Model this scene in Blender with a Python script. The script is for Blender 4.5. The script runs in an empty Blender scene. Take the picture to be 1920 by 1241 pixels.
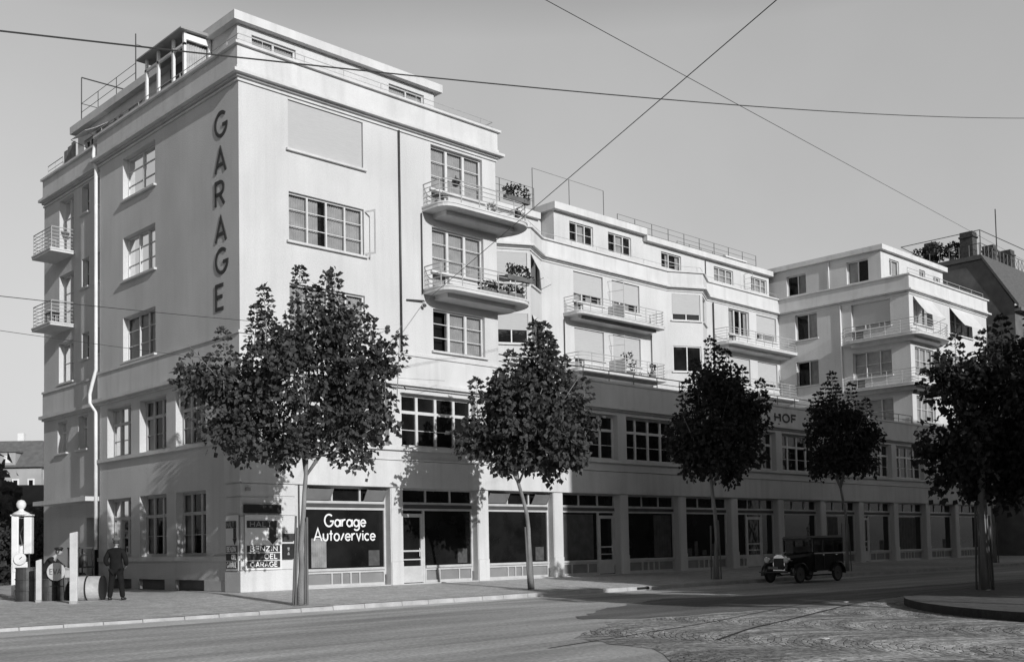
import bpy, bmesh, math, random
from mathutils import Vector, Matrix
from math import sin, cos, pi, radians, sqrt
random.seed(7)
sc = bpy.context.scene
COL = sc.collection
S = 0.88                      # model units to metres; everything is scaled once at the end

# ------------------------------------------------------------------ camera, light, exposure
cam_d = bpy.data.cameras.new('camera'); cam = bpy.data.objects.new('camera', cam_d); COL.objects.link(cam)
FPX, CX, CY = 2035.14, 953.2, 923.86
yaw, pitch, roll = radians(-43.8915), radians(2.8115), radians(-1.0703)
fw = Vector((-sin(yaw)*cos(pitch), cos(yaw)*cos(pitch), sin(pitch)))
rt0 = Vector((cos(yaw), sin(yaw), 0)); up0 = rt0.cross(fw)
rt = rt0*cos(roll) + up0*sin(roll); up = up0*cos(roll) - rt0*sin(roll)
m = Matrix((rt, up, -fw)).transposed().to_4x4()
m.translation = Vector((-20.5209, -35.4951, 1.5))*S
cam.matrix_world = m
cam_d.sensor_width = 36; cam_d.lens = FPX/1920*36
cam_d.shift_x = (960-CX)/1920; cam_d.shift_y = (CY-620.5)/1920
cam_d.clip_end = 3000
sc.camera = cam
SUN_AZ, SUN_EL = radians(8.5), radians(19.5)
w = bpy.data.worlds.new("World"); sc.world = w; w.use_nodes = True
nt = w.node_tree; nt.nodes.clear()
sky = nt.nodes.new('ShaderNodeTexSky'); sky.sky_type = 'NISHITA'; sky.sun_disc = False
sky.sun_elevation = SUN_EL; sky.sun_rotation = pi + SUN_AZ; sky.air_density = 1.0; sky.dust_density = 2.0
sep = nt.nodes.new('ShaderNodeSeparateColor'); bw = nt.nodes.new('ShaderNodeRGBToBW')
mx = nt.nodes.new('ShaderNodeMath'); mx.operation = 'ADD'
hb = nt.nodes.new('ShaderNodeMath'); hb.operation = 'MULTIPLY'; hb.inputs[1].default_value = 0.5
hp = nt.nodes.new('ShaderNodeMath'); hp.operation = 'POWER'; hp.inputs[1].default_value = 0.55
hs = nt.nodes.new('ShaderNodeMath'); hs.operation = 'MULTIPLY'; hs.inputs[1].default_value = 1.9
bg = nt.nodes.new('ShaderNodeBackground'); out = nt.nodes.new('ShaderNodeOutputWorld')
L = nt.links.new
L(sky.outputs[0], sep.inputs[0]); L(sky.outputs[0], bw.inputs[0])
L(sep.outputs[2], mx.inputs[0]); L(bw.outputs[0], mx.inputs[1]); L(mx.outputs[0], hb.inputs[0])
L(hb.outputs[0], hp.inputs[0]); L(hp.outputs[0], hs.inputs[0])
tcw = nt.nodes.new('ShaderNodeTexCoord'); sxyz = nt.nodes.new('ShaderNodeSeparateXYZ'); L(tcw.outputs['Generated'], sxyz.inputs[0])
el = nt.nodes.new('ShaderNodeMapRange'); el.inputs[1].default_value = .43; el.inputs[2].default_value = .6; el.inputs[3].default_value = 1.0; el.inputs[4].default_value = .08
L(sxyz.outputs[2], el.inputs[0]); zd = nt.nodes.new('ShaderNodeMath'); zd.operation = 'MULTIPLY'; L(hs.outputs[0], zd.inputs[0]); L(el.outputs[0], zd.inputs[1])   # sky dimmed overhead to cut the ambient light
nzw = nt.nodes.new('ShaderNodeTexNoise'); nzw.inputs['Scale'].default_value = 3.0; nzw.inputs['Detail'].default_value = 8; L(tcw.outputs['Generated'], nzw.inputs[0])
nr = nt.nodes.new('ShaderNodeMapRange'); nr.inputs[1].default_value = .3; nr.inputs[2].default_value = .7; nr.inputs[3].default_value = .94; nr.inputs[4].default_value = 1.06; L(nzw.outputs[0], nr.inputs[0])
ze = nt.nodes.new('ShaderNodeMath'); ze.operation = 'MULTIPLY'; L(zd.outputs[0], ze.inputs[0]); L(nr.outputs[0], ze.inputs[1]); L(ze.outputs[0], bg.inputs[0]); L(bg.outputs[0], out.inputs[0])   # thin uneven haze
bg.inputs[1].default_value = 0.142
sun_d = bpy.data.lights.new('sun', 'SUN'); sun = bpy.data.objects.new('sun', sun_d); COL.objects.link(sun)
sun_d.energy = 3.6; sun_d.angle = radians(0.5); sun_d.color = (1, 1, 1)
sun.rotation_euler = Vector((sin(SUN_AZ)*cos(SUN_EL), cos(SUN_AZ)*cos(SUN_EL), -sin(SUN_EL))).to_track_quat('-Z', 'Y').to_euler()
vs = sc.view_settings; vs.view_transform = 'Standard'; vs.look = 'None'; vs.exposure = 0.0; vs.gamma = 1.0
vs.use_curve_mapping = False

# ------------------------------------------------------------------ materials (the photograph is black and white: greys)
MATS = {}
def mat(name, g, rough=0.8, var=0.12, scale=1.5, bump=0.0, bscale=40, metal=0.0, spec=0.5, stretch=None, fine=0.05):
    if name in MATS: return MATS[name]
    mt = bpy.data.materials.new(name); mt.use_nodes = True; n = mt.node_tree; l = n.links.new
    b = n.nodes['Principled BSDF']; b.inputs['Roughness'].default_value = rough
    b.inputs['Metallic'].default_value = metal; b.inputs['Specular IOR Level'].default_value = spec
    tc = n.nodes.new('ShaderNodeTexCoord'); mp = n.nodes.new('ShaderNodeMapping')
    if stretch: mp.inputs['Scale'].default_value = stretch
    l(tc.outputs['Object'], mp.inputs[0])
    nz = n.nodes.new('ShaderNodeTexNoise'); nz.inputs['Scale'].default_value = scale; nz.inputs['Detail'].default_value = 6
    nf = n.nodes.new('ShaderNodeTexNoise'); nf.inputs['Scale'].default_value = bscale; nf.inputs['Detail'].default_value = 3
    l(mp.outputs[0], nz.inputs[0]); l(tc.outputs['Object'], nf.inputs[0])
    r = n.nodes.new('ShaderNodeMapRange'); r.inputs[1].default_value = .3; r.inputs[2].default_value = .7
    r.inputs[3].default_value = g*(1-var); r.inputs[4].default_value = g*(1+var); l(nz.outputs[0], r.inputs[0])
    r2 = n.nodes.new('ShaderNodeMapRange'); r2.inputs[1].default_value = .3; r2.inputs[2].default_value = .7
    r2.inputs[3].default_value = 1-fine; r2.inputs[4].default_value = 1+fine; l(nf.outputs[0], r2.inputs[0])
    mu = n.nodes.new('ShaderNodeMath'); mu.operation = 'MULTIPLY'; l(r.outputs[0], mu.inputs[0]); l(r2.outputs[0], mu.inputs[1])
    l(mu.outputs[0], b.inputs['Base Color'])
    if bump:
        bp = n.nodes.new('ShaderNodeBump'); bp.inputs['Strength'].default_value = bump; bp.inputs['Distance'].default_value = .02
        l(nf.outputs[0], bp.inputs['Height']); l(bp.outputs[0], b.inputs['Normal'])
    MATS[name] = mt; return mt
WALL = mat('plaster', .57, .92, .09, .5, .5, 22, spec=.2, stretch=(1, 1, .6), fine=.06)
TRIM = mat('plaster_trim', .60, .9, .08, 1.2, .2, 30, spec=.2, stretch=(1, 1, .4))
def weather(mt, amt=.14):      # faint rain streaks running down the plaster
    n = mt.node_tree; l = n.links.new; b = n.nodes['Principled BSDF']; src = b.inputs['Base Color'].links[0].from_socket
    tc = n.nodes['Texture Coordinate']; mp = n.nodes.new('ShaderNodeMapping'); mp.inputs['Scale'].default_value = (2.2, 2.2, .13); l(tc.outputs['Object'], mp.inputs[0])
    z = n.nodes.new('ShaderNodeTexNoise'); z.inputs['Scale'].default_value = 1.6; z.inputs['Detail'].default_value = 7; l(mp.outputs[0], z.inputs[0])
    r = n.nodes.new('ShaderNodeMapRange'); r.inputs[1].default_value = .5; r.inputs[2].default_value = .75; r.inputs[3].default_value = 1.0; r.inputs[4].default_value = 1-amt; l(z.outputs[0], r.inputs[0])
    q = n.nodes.new('ShaderNodeMath'); q.operation = 'MULTIPLY'; l(src, q.inputs[0]); l(r.outputs[0], q.inputs[1]); l(q.outputs[0], b.inputs['Base Color'])
weather(WALL, .07); weather(TRIM, .12)
STONE = mat('stone', .50, .85, .12, 1.8, .2, 30)
ROOFM = mat('roof_felt', .2, .9, .2, .8, .2, 20)
WHITE = mat('white_paint', .78, .5, .05, 2)
FRAME = mat('window_paint', .60, .5, .08, 3)
GFRAME = mat('shop_frame', .50, .5, .1, 3)
IRON = mat('railing_paint', .42, .5, .15, 4)
DIRON = mat('dark_iron', .05, .5, .2, 4)
ZINC = mat('zinc_pipe', .70, .45, .1, 2, metal=.0)
BLACK = mat('black_paint', .02, .45, .2, 3)
ROOM = mat('dark_room', .02, .95, .4, 1.2, spec=.1)
CURT = mat('curtain_cloth', .42, .9, .15, 3, .1, 60)
BLIND = mat('blind_cloth', .52, .85, .05, 3, .2, 50, stretch=(1, 1, 12))
AWN = mat('awning_cloth', .62, .9, .06, 2)
LETTER = mat('sign_black', .035, .7, .3, 5)
LWHITE = mat('sign_white', .8, .6, .05, 5)
BARK = mat('bark', .22, .9, .3, 6, .6, 25, stretch=(1, 1, .2))
WOODP = mat('wood_stake', .14, .9, .25, 5, .3, 20, stretch=(1, 1, .2))
LEAF = None
def leafmat(name, g, tr=.25):
    mt = mat(name, g, .6, .45, 3.0, 0, 12, spec=.25, fine=.25); n = mt.node_tree; b = n.nodes['Principled BSDF']
    t = n.nodes.new('ShaderNodeBsdfTranslucent'); t.inputs[0].default_value = (g*1.3,)*3+(1,)
    ms = n.nodes.new('ShaderNodeMixShader'); ms.inputs[0].default_value = tr
    n.links.new(b.outputs[0], ms.inputs[1]); n.links.new(t.outputs[0], ms.inputs[2])
    n.links.new(ms.outputs[0], n.nodes['Material Output'].inputs[0]); return mt
LEAF = leafmat('leaf', .075, .3); LEAFD = leafmat('leaf_dark', .042, .25); HEDGE = leafmat('hedge_leaf', .11)  # dark leaf: shade of the shaded street trees put into its colour
def glassmat(name, g=.012, rough=.03):
    mt = mat(name, g, rough, .5, 1.2, .25, 1.3, spec=.32, fine=.1); return mt
DGLASS = glassmat('dark_glass')
def clearmat():
    mt = bpy.data.materials.new('clear_glass'); mt.use_nodes = True; n = mt.node_tree; n.nodes.clear(); l = n.links.new
    o = n.nodes.new('ShaderNodeOutputMaterial'); ms = n.nodes.new('ShaderNodeMixShader'); fr = n.nodes.new('ShaderNodeFresnel'); fr.inputs[0].default_value = 1.28
    t = n.nodes.new('ShaderNodeBsdfTransparent'); t.inputs[0].default_value = (.8, .8, .8, 1); g = n.nodes.new('ShaderNodeBsdfGlossy'); g.inputs['Roughness'].default_value = .03
    l(fr.outputs[0], ms.inputs[0]); l(t.outputs[0], ms.inputs[1]); l(g.outputs[0], ms.inputs[2]); l(ms.outputs[0], o.inputs[0]); return mt
CGLASS = clearmat()

# ------------------------------------------------------------------ mesh helpers
class MB:
    def __init__(s): s.v = []; s.f = []; s.mi = []; s.mats = []
    def m(s, mt):
        if mt not in s.mats: s.mats.append(mt)
        return s.mats.index(mt)
    def poly(s, pts, mt=None):
        k = len(s.v); s.v += [tuple(p) for p in pts]; s.f.append(tuple(range(k, k+len(pts)))); s.mi.append(s.m(mt) if mt else 0)
    def hexa(s, p, mt=None):
        k = len(s.v); s.v += [tuple(q) for q in p]
        for f in ((0,3,2,1),(4,5,6,7),(0,1,5,4),(1,2,6,5),(2,3,7,6),(3,0,4,7)): s.f.append(tuple(k+i for i in f)); s.mi.append(s.m(mt) if mt else 0)
    def box(s, x0, x1, y0, y1, z0, z1, mt=None):
        s.hexa([(x0,y0,z0),(x1,y0,z0),(x1,y1,z0),(x0,y1,z0),(x0,y0,z1),(x1,y0,z1),(x1,y1,z1),(x0,y1,z1)], mt)
    def prism(s, poly, z0, z1, mt=None, z0f=None):
        k = len(s.v); n = len(poly)
        s.v += [(x, y, z0) for x, y in poly] + [(x, y, z1) for x, y in poly]
        mi = s.m(mt) if mt else 0
        s.f.append(tuple(k+i for i in reversed(range(n)))); s.f.append(tuple(k+n+i for i in range(n))); s.mi += [mi, mi]
        for i in range(n): j = (i+1) % n; s.f.append((k+i, k+j, k+n+j, k+n+i)); s.mi.append(mi)
    def tube(s, pts, r, n=6, mt=None, cap=True):
        pts = [Vector(p) for p in pts]; rs = r if isinstance(r, (list, tuple)) else [r]*len(pts)
        mi = s.m(mt) if mt else 0; k0 = len(s.v); ref = None
        for i, p in enumerate(pts):
            d = (pts[min(i+1, len(pts)-1)] - pts[max(i-1, 0)])
            if d.length < 1e-9: d = Vector((0, 0, 1))
            d.normalize()
            if ref is None: ref = Vector((0, 0, 1)) if abs(d.z) < .9 else Vector((1, 0, 0))
            a = d.cross(ref).normalized(); b = a.cross(d).normalized(); ref = b
            for q in range(n):
                t = 2*pi*q/n; s.v.append(tuple(p + (a*cos(t) + b*sin(t))*rs[i]))
        for i in range(len(pts)-1):
            for q in range(n):
                a0 = k0+i*n+q; a1 = k0+i*n+(q+1) % n; s.f.append((a0, a1, a1+n, a0+n)); s.mi.append(mi)
        if cap:
            s.f.append(tuple(k0+q for q in reversed(range(n)))); s.f.append(tuple(k0+(len(pts)-1)*n+q for q in range(n))); s.mi += [mi, mi]
    def lathe(s, prof, c=(0,0,0), n=16, mt=None, axis='z'):
        k0 = len(s.v); mi = s.m(mt) if mt else 0
        for r, z in prof:
            for q in range(n):
                t = 2*pi*q/n
                p = (r*cos(t), r*sin(t), z) if axis == 'z' else ((z, r*cos(t), r*sin(t)) if axis == 'x' else (r*cos(t), z, r*sin(t)))
                s.v.append((c[0]+p[0], c[1]+p[1], c[2]+p[2]))
        for i in range(len(prof)-1):
            for q in range(n):
                a0 = k0+i*n+q; a1 = k0+i*n+(q+1) % n; s.f.append((a0, a1, a1+n, a0+n)); s.mi.append(mi)
        s.f.append(tuple(k0+q for q in range(n))); s.f.append(tuple(k0+(len(prof)-1)*n+q for q in range(n))); s.mi += [mi, mi]
    def build(s, name, mt=None, parent=None, smooth=False, label=None):
        me = bpy.data.meshes.new(name); me.from_pydata(s.v, [], s.f)
        mats = s.mats if s.mats else [mt]
        for q in mats: me.materials.append(q)
        if s.mats: me.polygons.foreach_set('material_index', s.mi)
        bm = bmesh.new(); bm.from_mesh(me); bmesh.ops.recalc_face_normals(bm, faces=bm.faces); bm.to_mesh(me); bm.free()
        if smooth: me.polygons.foreach_set('use_smooth', [True]*len(me.polygons))
        me.update(); o = bpy.data.objects.new(name, me); COL.objects.link(o)
        if parent is not None: o.parent = parent
        if label: o['label'] = label
        return o
def tag(o, label=None, cat=None, group=None, kind=None):
    if label: o['label'] = label
    if cat: o['category'] = cat
    if group: o['group'] = group
    if kind: o['kind'] = kind
    return o
def empty(name, loc=(0,0,0), rz=0, **k):
    o = bpy.data.objects.new(name, None); COL.objects.link(o); o.location = loc; o.rotation_euler = (0, 0, rz); o.empty_display_size = .3
    tag(o, **k); return o
def bevel(o, wd=.02, seg=2):
    b = o.modifiers.new('bevel', 'BEVEL'); b.width = wd*S; b.segments = seg; b.limit_method = 'ANGLE'; b.angle_limit = radians(40); return o

class Face:      # a vertical wall plane: u along, z up, d outward
    def __init__(s, p0, p1, out):
        s.o = Vector((p0[0], p0[1], 0)); e = Vector((p1[0]-p0[0], p1[1]-p0[1], 0)); s.len = e.length; s.u = e.normalized(); s.n = Vector((out[0], out[1], 0)).normalized()
    def p(s, u, z, d=0): v = s.o + s.u*u + s.n*d; return (v.x, v.y, z)
    def box(s, mb, u0, u1, z0, z1, d0, d1, mt=None):
        mb.hexa([s.p(u0,z0,d0), s.p(u1,z0,d0), s.p(u1,z0,d1), s.p(u0,z0,d1), s.p(u0,z1,d0), s.p(u1,z1,d0), s.p(u1,z1,d1), s.p(u0,z1,d1)], mt)
    def quad(s, mb, u0, u1, z0, z1, d, mt=None): mb.poly([s.p(u0,z0,d), s.p(u1,z0,d), s.p(u1,z1,d), s.p(u0,z1,d)], mt)
    def wall(s, mb, u0, u1, z0, z1, ops, dep=.3, mt=None):
        us = sorted({u0, u1} | {max(u0, min(u1, a)) for o in ops for a in o[:2]}); zs = sorted({z0, z1} | {max(z0, min(z1, a)) for o in ops for a in o[2:4]})
        for i in range(len(us)-1):
            run = None
            for j in range(len(zs)-1):
                cu = (us[i]+us[i+1])/2; cz = (zs[j]+zs[j+1])/2
                hole = any(o[0] < cu < o[1] and o[2] < cz < o[3] for o in ops)
                if hole:
                    if run is not None: s.quad(mb, us[i], us[i+1], run, zs[j], 0, mt); run = None
                elif run is None: run = zs[j]
            if run is not None: s.quad(mb, us[i], us[i+1], run, zs[-1], 0, mt)
        for o in ops:
            a, b, c, d = o[:4]; h = o[4] if len(o) > 4 else dep
            mb.poly([s.p(a,c,0), s.p(a,d,0), s.p(a,d,-h), s.p(a,c,-h)], mt); mb.poly([s.p(b,c,0), s.p(b,c,-h), s.p(b,d,-h), s.p(b,d,0)], mt)
            mb.poly([s.p(a,d,0), s.p(b,d,0), s.p(b,d,-h), s.p(a,d,-h)], mt); mb.poly([s.p(a,c,0), s.p(a,c,-h), s.p(b,c,-h), s.p(b,c,0)], mt)

def window(par, F, a, b, c, d, dep=.24, mull=(), trans=(), mw=.07, fwd=.07, curtain=0, blind=0, sill=True, dark=(), leaf=None, frame=FRAME, label=None, name='window', glazing=(), sagbl=0):
    """curtain: number of casements hung with curtain (all when 1); dark: (u0,u1) fractions left open and black"""
    W = b-a; H = d-c; mb = MB(); f0, f1 = -dep, -dep+.07
    F.box(mb, a, a+fwd, c, d, f0, f1); F.box(mb, b-fwd, b, c, d, f0, f1)
    F.box(mb, a+fwd, b-fwd, c, c+fwd, f0, f1); F.box(mb, a+fwd, b-fwd, d-fwd, d, f0, f1)
    for t in mull: F.box(mb, a+W*t-mw/2, a+W*t+mw/2, c+fwd, d-fwd, f0, f1+.02)
    for t in trans: F.box(mb, a+fwd, b-fwd, c+H*t-mw/2, c+H*t+mw/2, f0, f1+.01)
    for t in glazing: F.box(mb, a+fwd, b-fwd, c+H*t-.015, c+H*t+.015, f0+.01, f1-.01)
    fr = mb.build(name, frame, par, label=label)
    mb = MB()
    if curtain: 
        F.quad(mb, a, b, c, d, -dep+.02); mb.build('pane', CGLASS, fr)
        cm = MB(); segs = [(0, 1)]
        for q in dark:
            ns = []
            for s0, s1 in segs:
                if q[1] <= s0 or q[0] >= s1: ns.append((s0, s1)); continue
                if q[0] > s0: ns.append((s0, q[0]))
                if q[1] < s1: ns.append((q[1], s1))
            segs = ns
        for s0, s1 in segs:
            n = max(2, int((s1-s0)*W/.055)); 
            for i in range(n):
                u0 = a+W*(s0+(s1-s0)*i/n); u1 = a+W*(s0+(s1-s0)*(i+1)/n); am = .035 if F.n.y < -.5 else .006; dd0 = -dep-.06-am*(i % 2); dd1 = -dep-.06-am*((i+1) % 2)
                cm.poly([F.p(u0,c,dd0), F.p(u1,c,dd1), F.p(u1,d,dd1), F.p(u0,d,dd0)])
        if cm.v: cm.build('curtain', CURT, fr)
        rm = MB(); F.quad(rm, a, b, c, d, -dep-.3); rm.build('interior', ROOM, fr)
    else:
        F.quad(mb, a, b, c, d, -dep+.02); mb.build('pane', DGLASS, fr)
    if blind > 0:
        bm_ = MB(); n = max(3, int(H*blind/.06))
        for i in range(n):
            z1 = d-H*blind*i/n; z0 = d-H*blind*(i+1)/n
            bm_.poly([F.p(a+.03,z0,f1+.035), F.p(b-.03,z0,f1+.035), F.p(b-.03,z1,f1+.055), F.p(a+.03,z1,f1+.055)])
        bm_.build('blind', BLIND, fr)
    if sill:
        sm = MB(); F.box(sm, a-.12, b+.12, c-.09, c-.004, -dep+.075, .13); sm.build('sill', TRIM, fr)
    if leaf:   # an opened casement: hinge fraction, width, side sign (+1 opens towards +u), angle, inward/outward
        t, lw, sg, an = leaf; hu = a+W*t; lm = MB(); du = lw*sg*cos(an); dd = lw*sin(an)
        Pf = lambda k, z, e=0: F.p(hu+du*k, z, f1+.02+dd*k+e)
        for k0, k1, z0, z1 in ((0,.1,c+.05,d-.05),(.9,1,c+.05,d-.05),(.1,.9,c+.05,c+.13),(.1,.9,d-.13,d-.05)):
            lm.hexa([Pf(k0,z0), Pf(k1,z0), Pf(k1,z0,.03), Pf(k0,z0,.03), Pf(k0,z1), Pf(k1,z1), Pf(k1,z1,.03), Pf(k0,z1,.03)])
        lm.build('casement', frame, fr)
    return fr

def off_path(path, d):   # offset a plan path to its right-hand side with mitres
    P = [Vector((x, y)) for x, y in path]; out = []
    for i, p in enumerate(P):
        ns = []
        if i > 0: e = (P[i]-P[i-1]).normalized(); ns.append(Vector((e.y, -e.x)))
        if i < len(P)-1: e = (P[i+1]-P[i]).normalized(); ns.append(Vector((e.y, -e.x)))
        n = sum(ns, Vector((0, 0))).normalized(); k = 1/max(.35, n.dot(ns[0])); out.append((p.x+n.x*d*k, p.y+n.y*d*k))
    return out
def strip(mb, path, z0, z1, d0, d1, mt=None):
    A = off_path(path, d0); B = off_path(path, d1)
    for i in range(len(path)-1):
        for q in ([(*A[i], z1), (*A[i+1], z1), (*B[i+1], z1), (*B[i], z1)], [(*A[i], z0), (*B[i], z0), (*B[i+1], z0), (*A[i+1], z0)],
                  [(*B[i], z0), (*B[i], z1), (*B[i+1], z1), (*B[i+1], z0)], [(*A[i], z0), (*A[i+1], z0), (*A[i+1], z1), (*A[i], z1)]): mb.poly(q, mt)
    for i in (0, -1): mb.poly([(*A[i], z0), (*B[i], z0), (*B[i], z1), (*A[i], z1)], mt)

def railing(par, path, z0, h, rails=5, r=.018, post=1.1, mt=IRON, name='railing', lean=0):
    mb = MB(); P = [Vector((x, y)) for x, y in path]
    for k in range(rails):
        z = z0+h*(k+1)/rails; mb.tube([(p.x, p.y, z) for p in P], r*(1.5 if k == rails-1 else 1), 5)
    L_ = [0]
    for i in range(len(P)-1): L_.append(L_[-1]+(P[i+1]-P[i]).length)
    n = max(1, round(L_[-1]/post))
    for k in range(n+1):
        t = L_[-1]*k/n; i = max(j for j in range(len(P)-1) if L_[j] <= t+1e-9) if t < L_[-1] else len(P)-2
        q = P[i].lerp(P[i+1], (t-L_[i])/max(1e-6, L_[i+1]-L_[i])); mb.tube([(q.x, q.y, z0-.03), (q.x, q.y, z0+h)], r*1.3, 5)
    return mb.build(name, mt, par)
def rounded(pts, r=.5, n=5):   # round the inner corners of an open path
    P = [Vector(p) for p in pts]; out = [tuple(P[0])]
    for i in range(1, len(P)-1):
        a = (P[i-1]-P[i]); b = (P[i+1]-P[i]); k = min(r, a.length*.49, b.length*.49); A = P[i]+a.normalized()*k; B = P[i]+b.normalized()*k
        for j in range(n+1): t = j/n; q = A*(1-t)**2+P[i]*2*t*(1-t)+B*t*t; out.append(tuple(q))
    out.append(tuple(P[-1])); return out
def balcony(par, pts, z0, th=.27, r=.6, h=1.0, rails=5, label=None, close=None, mt=TRIM):
    path = rounded(pts, r); mb = MB(); mb.prism(path + (close or []), z0+th*.5, z0+th, mt)
    if th > .22: inn = off_path(path, -.6); mb.prism(inn + (close or []), z0-.06, z0+th*.5-.002, mt)
    o = mb.build('balcony', mt, par, label=label)
    rim = MB(); strip(rim, path, z0+th, z0+th+.07, -.14, .03) ; rim.build('rim', TRIM, o)
    ins = off_path(path, -.08); railing(o, ins, z0+th+.05, h, rails); return o

# ------------------------------------------------------------------ stroke lettering
def arc(cx, cy, rx, ry, a0, a1, n=14): return [(cx+rx*cos(radians(a0+(a1-a0)*i/n)), cy+ry*sin(radians(a0+(a1-a0)*i/n))) for i in range(n+1)]
G = {
 'G': (.95, [arc(.48,.5,.48,.5,48,345,22)+[(.95,.44),(.6,.44)]]), 'A': (.85, [[(0,0),(.425,1),(.85,0)], [(.16,.32),(.69,.32)]]),
 'R': (.72, [[(0,0),(0,1),(.3,1)]+arc(.36,.74,.3,.26,90,-90,9)+[(0,.48)], [(.34,.47),(.72,0)]]), 'E': (.6, [[(.6,1),(0,1),(0,0),(.6,0)], [(.02,.52),(.52,.52)]]),
 'H': (.72, [[(0,0),(0,1)], [(.72,0),(.72,1)], [(.03,.5),(.69,.5)]]), 'O': (.9, [arc(.45,.5,.45,.5,0,360,26)]), 'F': (.58, [[(.58,1),(0,1),(0,0)], [(.02,.52),(.5,.52)]]),
 'B': (.68, [[(0,0),(0,1),(.3,1)]+arc(.36,.76,.27,.24,90,-90,8)+[(.03,.52)], [(.3,.515)]+arc(.36,.26,.32,.26,88,-90,8)+[(.03,0)]]), 'N': (.74, [[(0,0),(0,1),(.74,0),(.74,1)]]),
 'Z': (.62, [[(0,1),(.62,1),(0,0),(.62,0)]]), 'I': (.1, [[(.05,0),(.05,1)]]), 'L': (.56, [[(0,1),(0,0),(.56,0)]]), 'T': (.66, [[(0,1),(.66,1)], [(.33,.97),(.33,0)]]),
 'V': (.8, [[(0,1),(.4,0),(.8,1)]]),
 'a': (.6, [arc(.28,.28,.28,.28,0,360,18), [(.6,.58),(.6,0)]]), 'r': (.36, [[(0,0),(0,.6)], arc(.3,.3,.28,.27,165,75,7)]),
 'g': (.6, [arc(.28,.28,.28,.28,0,360,18), [(.6,.58),(.6,-.1)]+arc(.3,-.12,.3,.2,0,-150,8)]), 'e': (.56, [[(.02,.29),(.55,.29)]+arc(.28,.28,.28,.28,8,325,16)]),
 'u': (.5, [[(0,.6),(0,.25)]+arc(.25,.25,.25,.25,180,360,9)+[(.5,.6)]]), 't': (.36, [[(.18,0),(.18,.85)], [(0,.58),(.36,.58)]]), 'o': (.58, [arc(.29,.29,.29,.29,0,360,18)]),
 's': (.34, [[(0,.02),(.34,.6)]]), 'v': (.52, [[(0,.6),(.26,0),(.52,.6)]]), 'i': (.08, [[(.04,0),(.04,.6)], [(.04,.74),(.04,.82)]]), 'c': (.5, [arc(.28,.28,.28,.28,45,315,14)]),
}
def lettering(mb, F, txt, u, z, h, sw, d=.02, th=.02, width=None, gap=.22, mt=None, flip=False, slant=0):
    ws = [G[c][0] if c in G else .35 for c in txt]; tot = sum(ws)+gap*(len(txt)-1); kx = (width/(tot*h)) if width else 1; x = 0
    for c, wd in zip(txt, ws):
        if c in G:
            for si, st in enumerate(G[c][1]):
                pts = [Vector((u+(x+px)*h*kx*(-1 if flip else 1), z+py*h)) for px, py in st]; closed = (pts[0]-pts[-1]).length < 1e-4
                if closed: pts = pts[:-1]
                n = len(pts); Lp = []; Rp = []
                for i in range(n):
                    ns = []
                    if closed or i > 0: e = (pts[i]-pts[i-1]).normalized(); ns.append(Vector((-e.y, e.x)))
                    if closed or i < n-1: e = (pts[(i+1) % n]-pts[i]).normalized(); ns.append(Vector((-e.y, e.x)))
                    q = sum(ns, Vector((0, 0))); q = q.normalized() if q.length > .05 else ns[0]; k = 1/max(.45, q.dot(ns[0])); Lp.append(pts[i]+q*sw/2*k); Rp.append(pts[i]-q*sw/2*k)
                dd = d+si*.002
                for i in range(n if closed else n-1):
                    j = (i+1) % n
                    mb.hexa([F.p(Lp[i].x, Lp[i].y, dd), F.p(Lp[j].x, Lp[j].y, dd), F.p(Rp[j].x, Rp[j].y, dd), F.p(Rp[i].x, Rp[i].y, dd),
                             F.p(Lp[i].x, Lp[i].y, dd+th), F.p(Lp[j].x, Lp[j].y, dd+th), F.p(Rp[j].x, Rp[j].y, dd+th), F.p(Rp[i].x, Rp[i].y, dd+th)], mt)
        x += wd+gap


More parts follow.
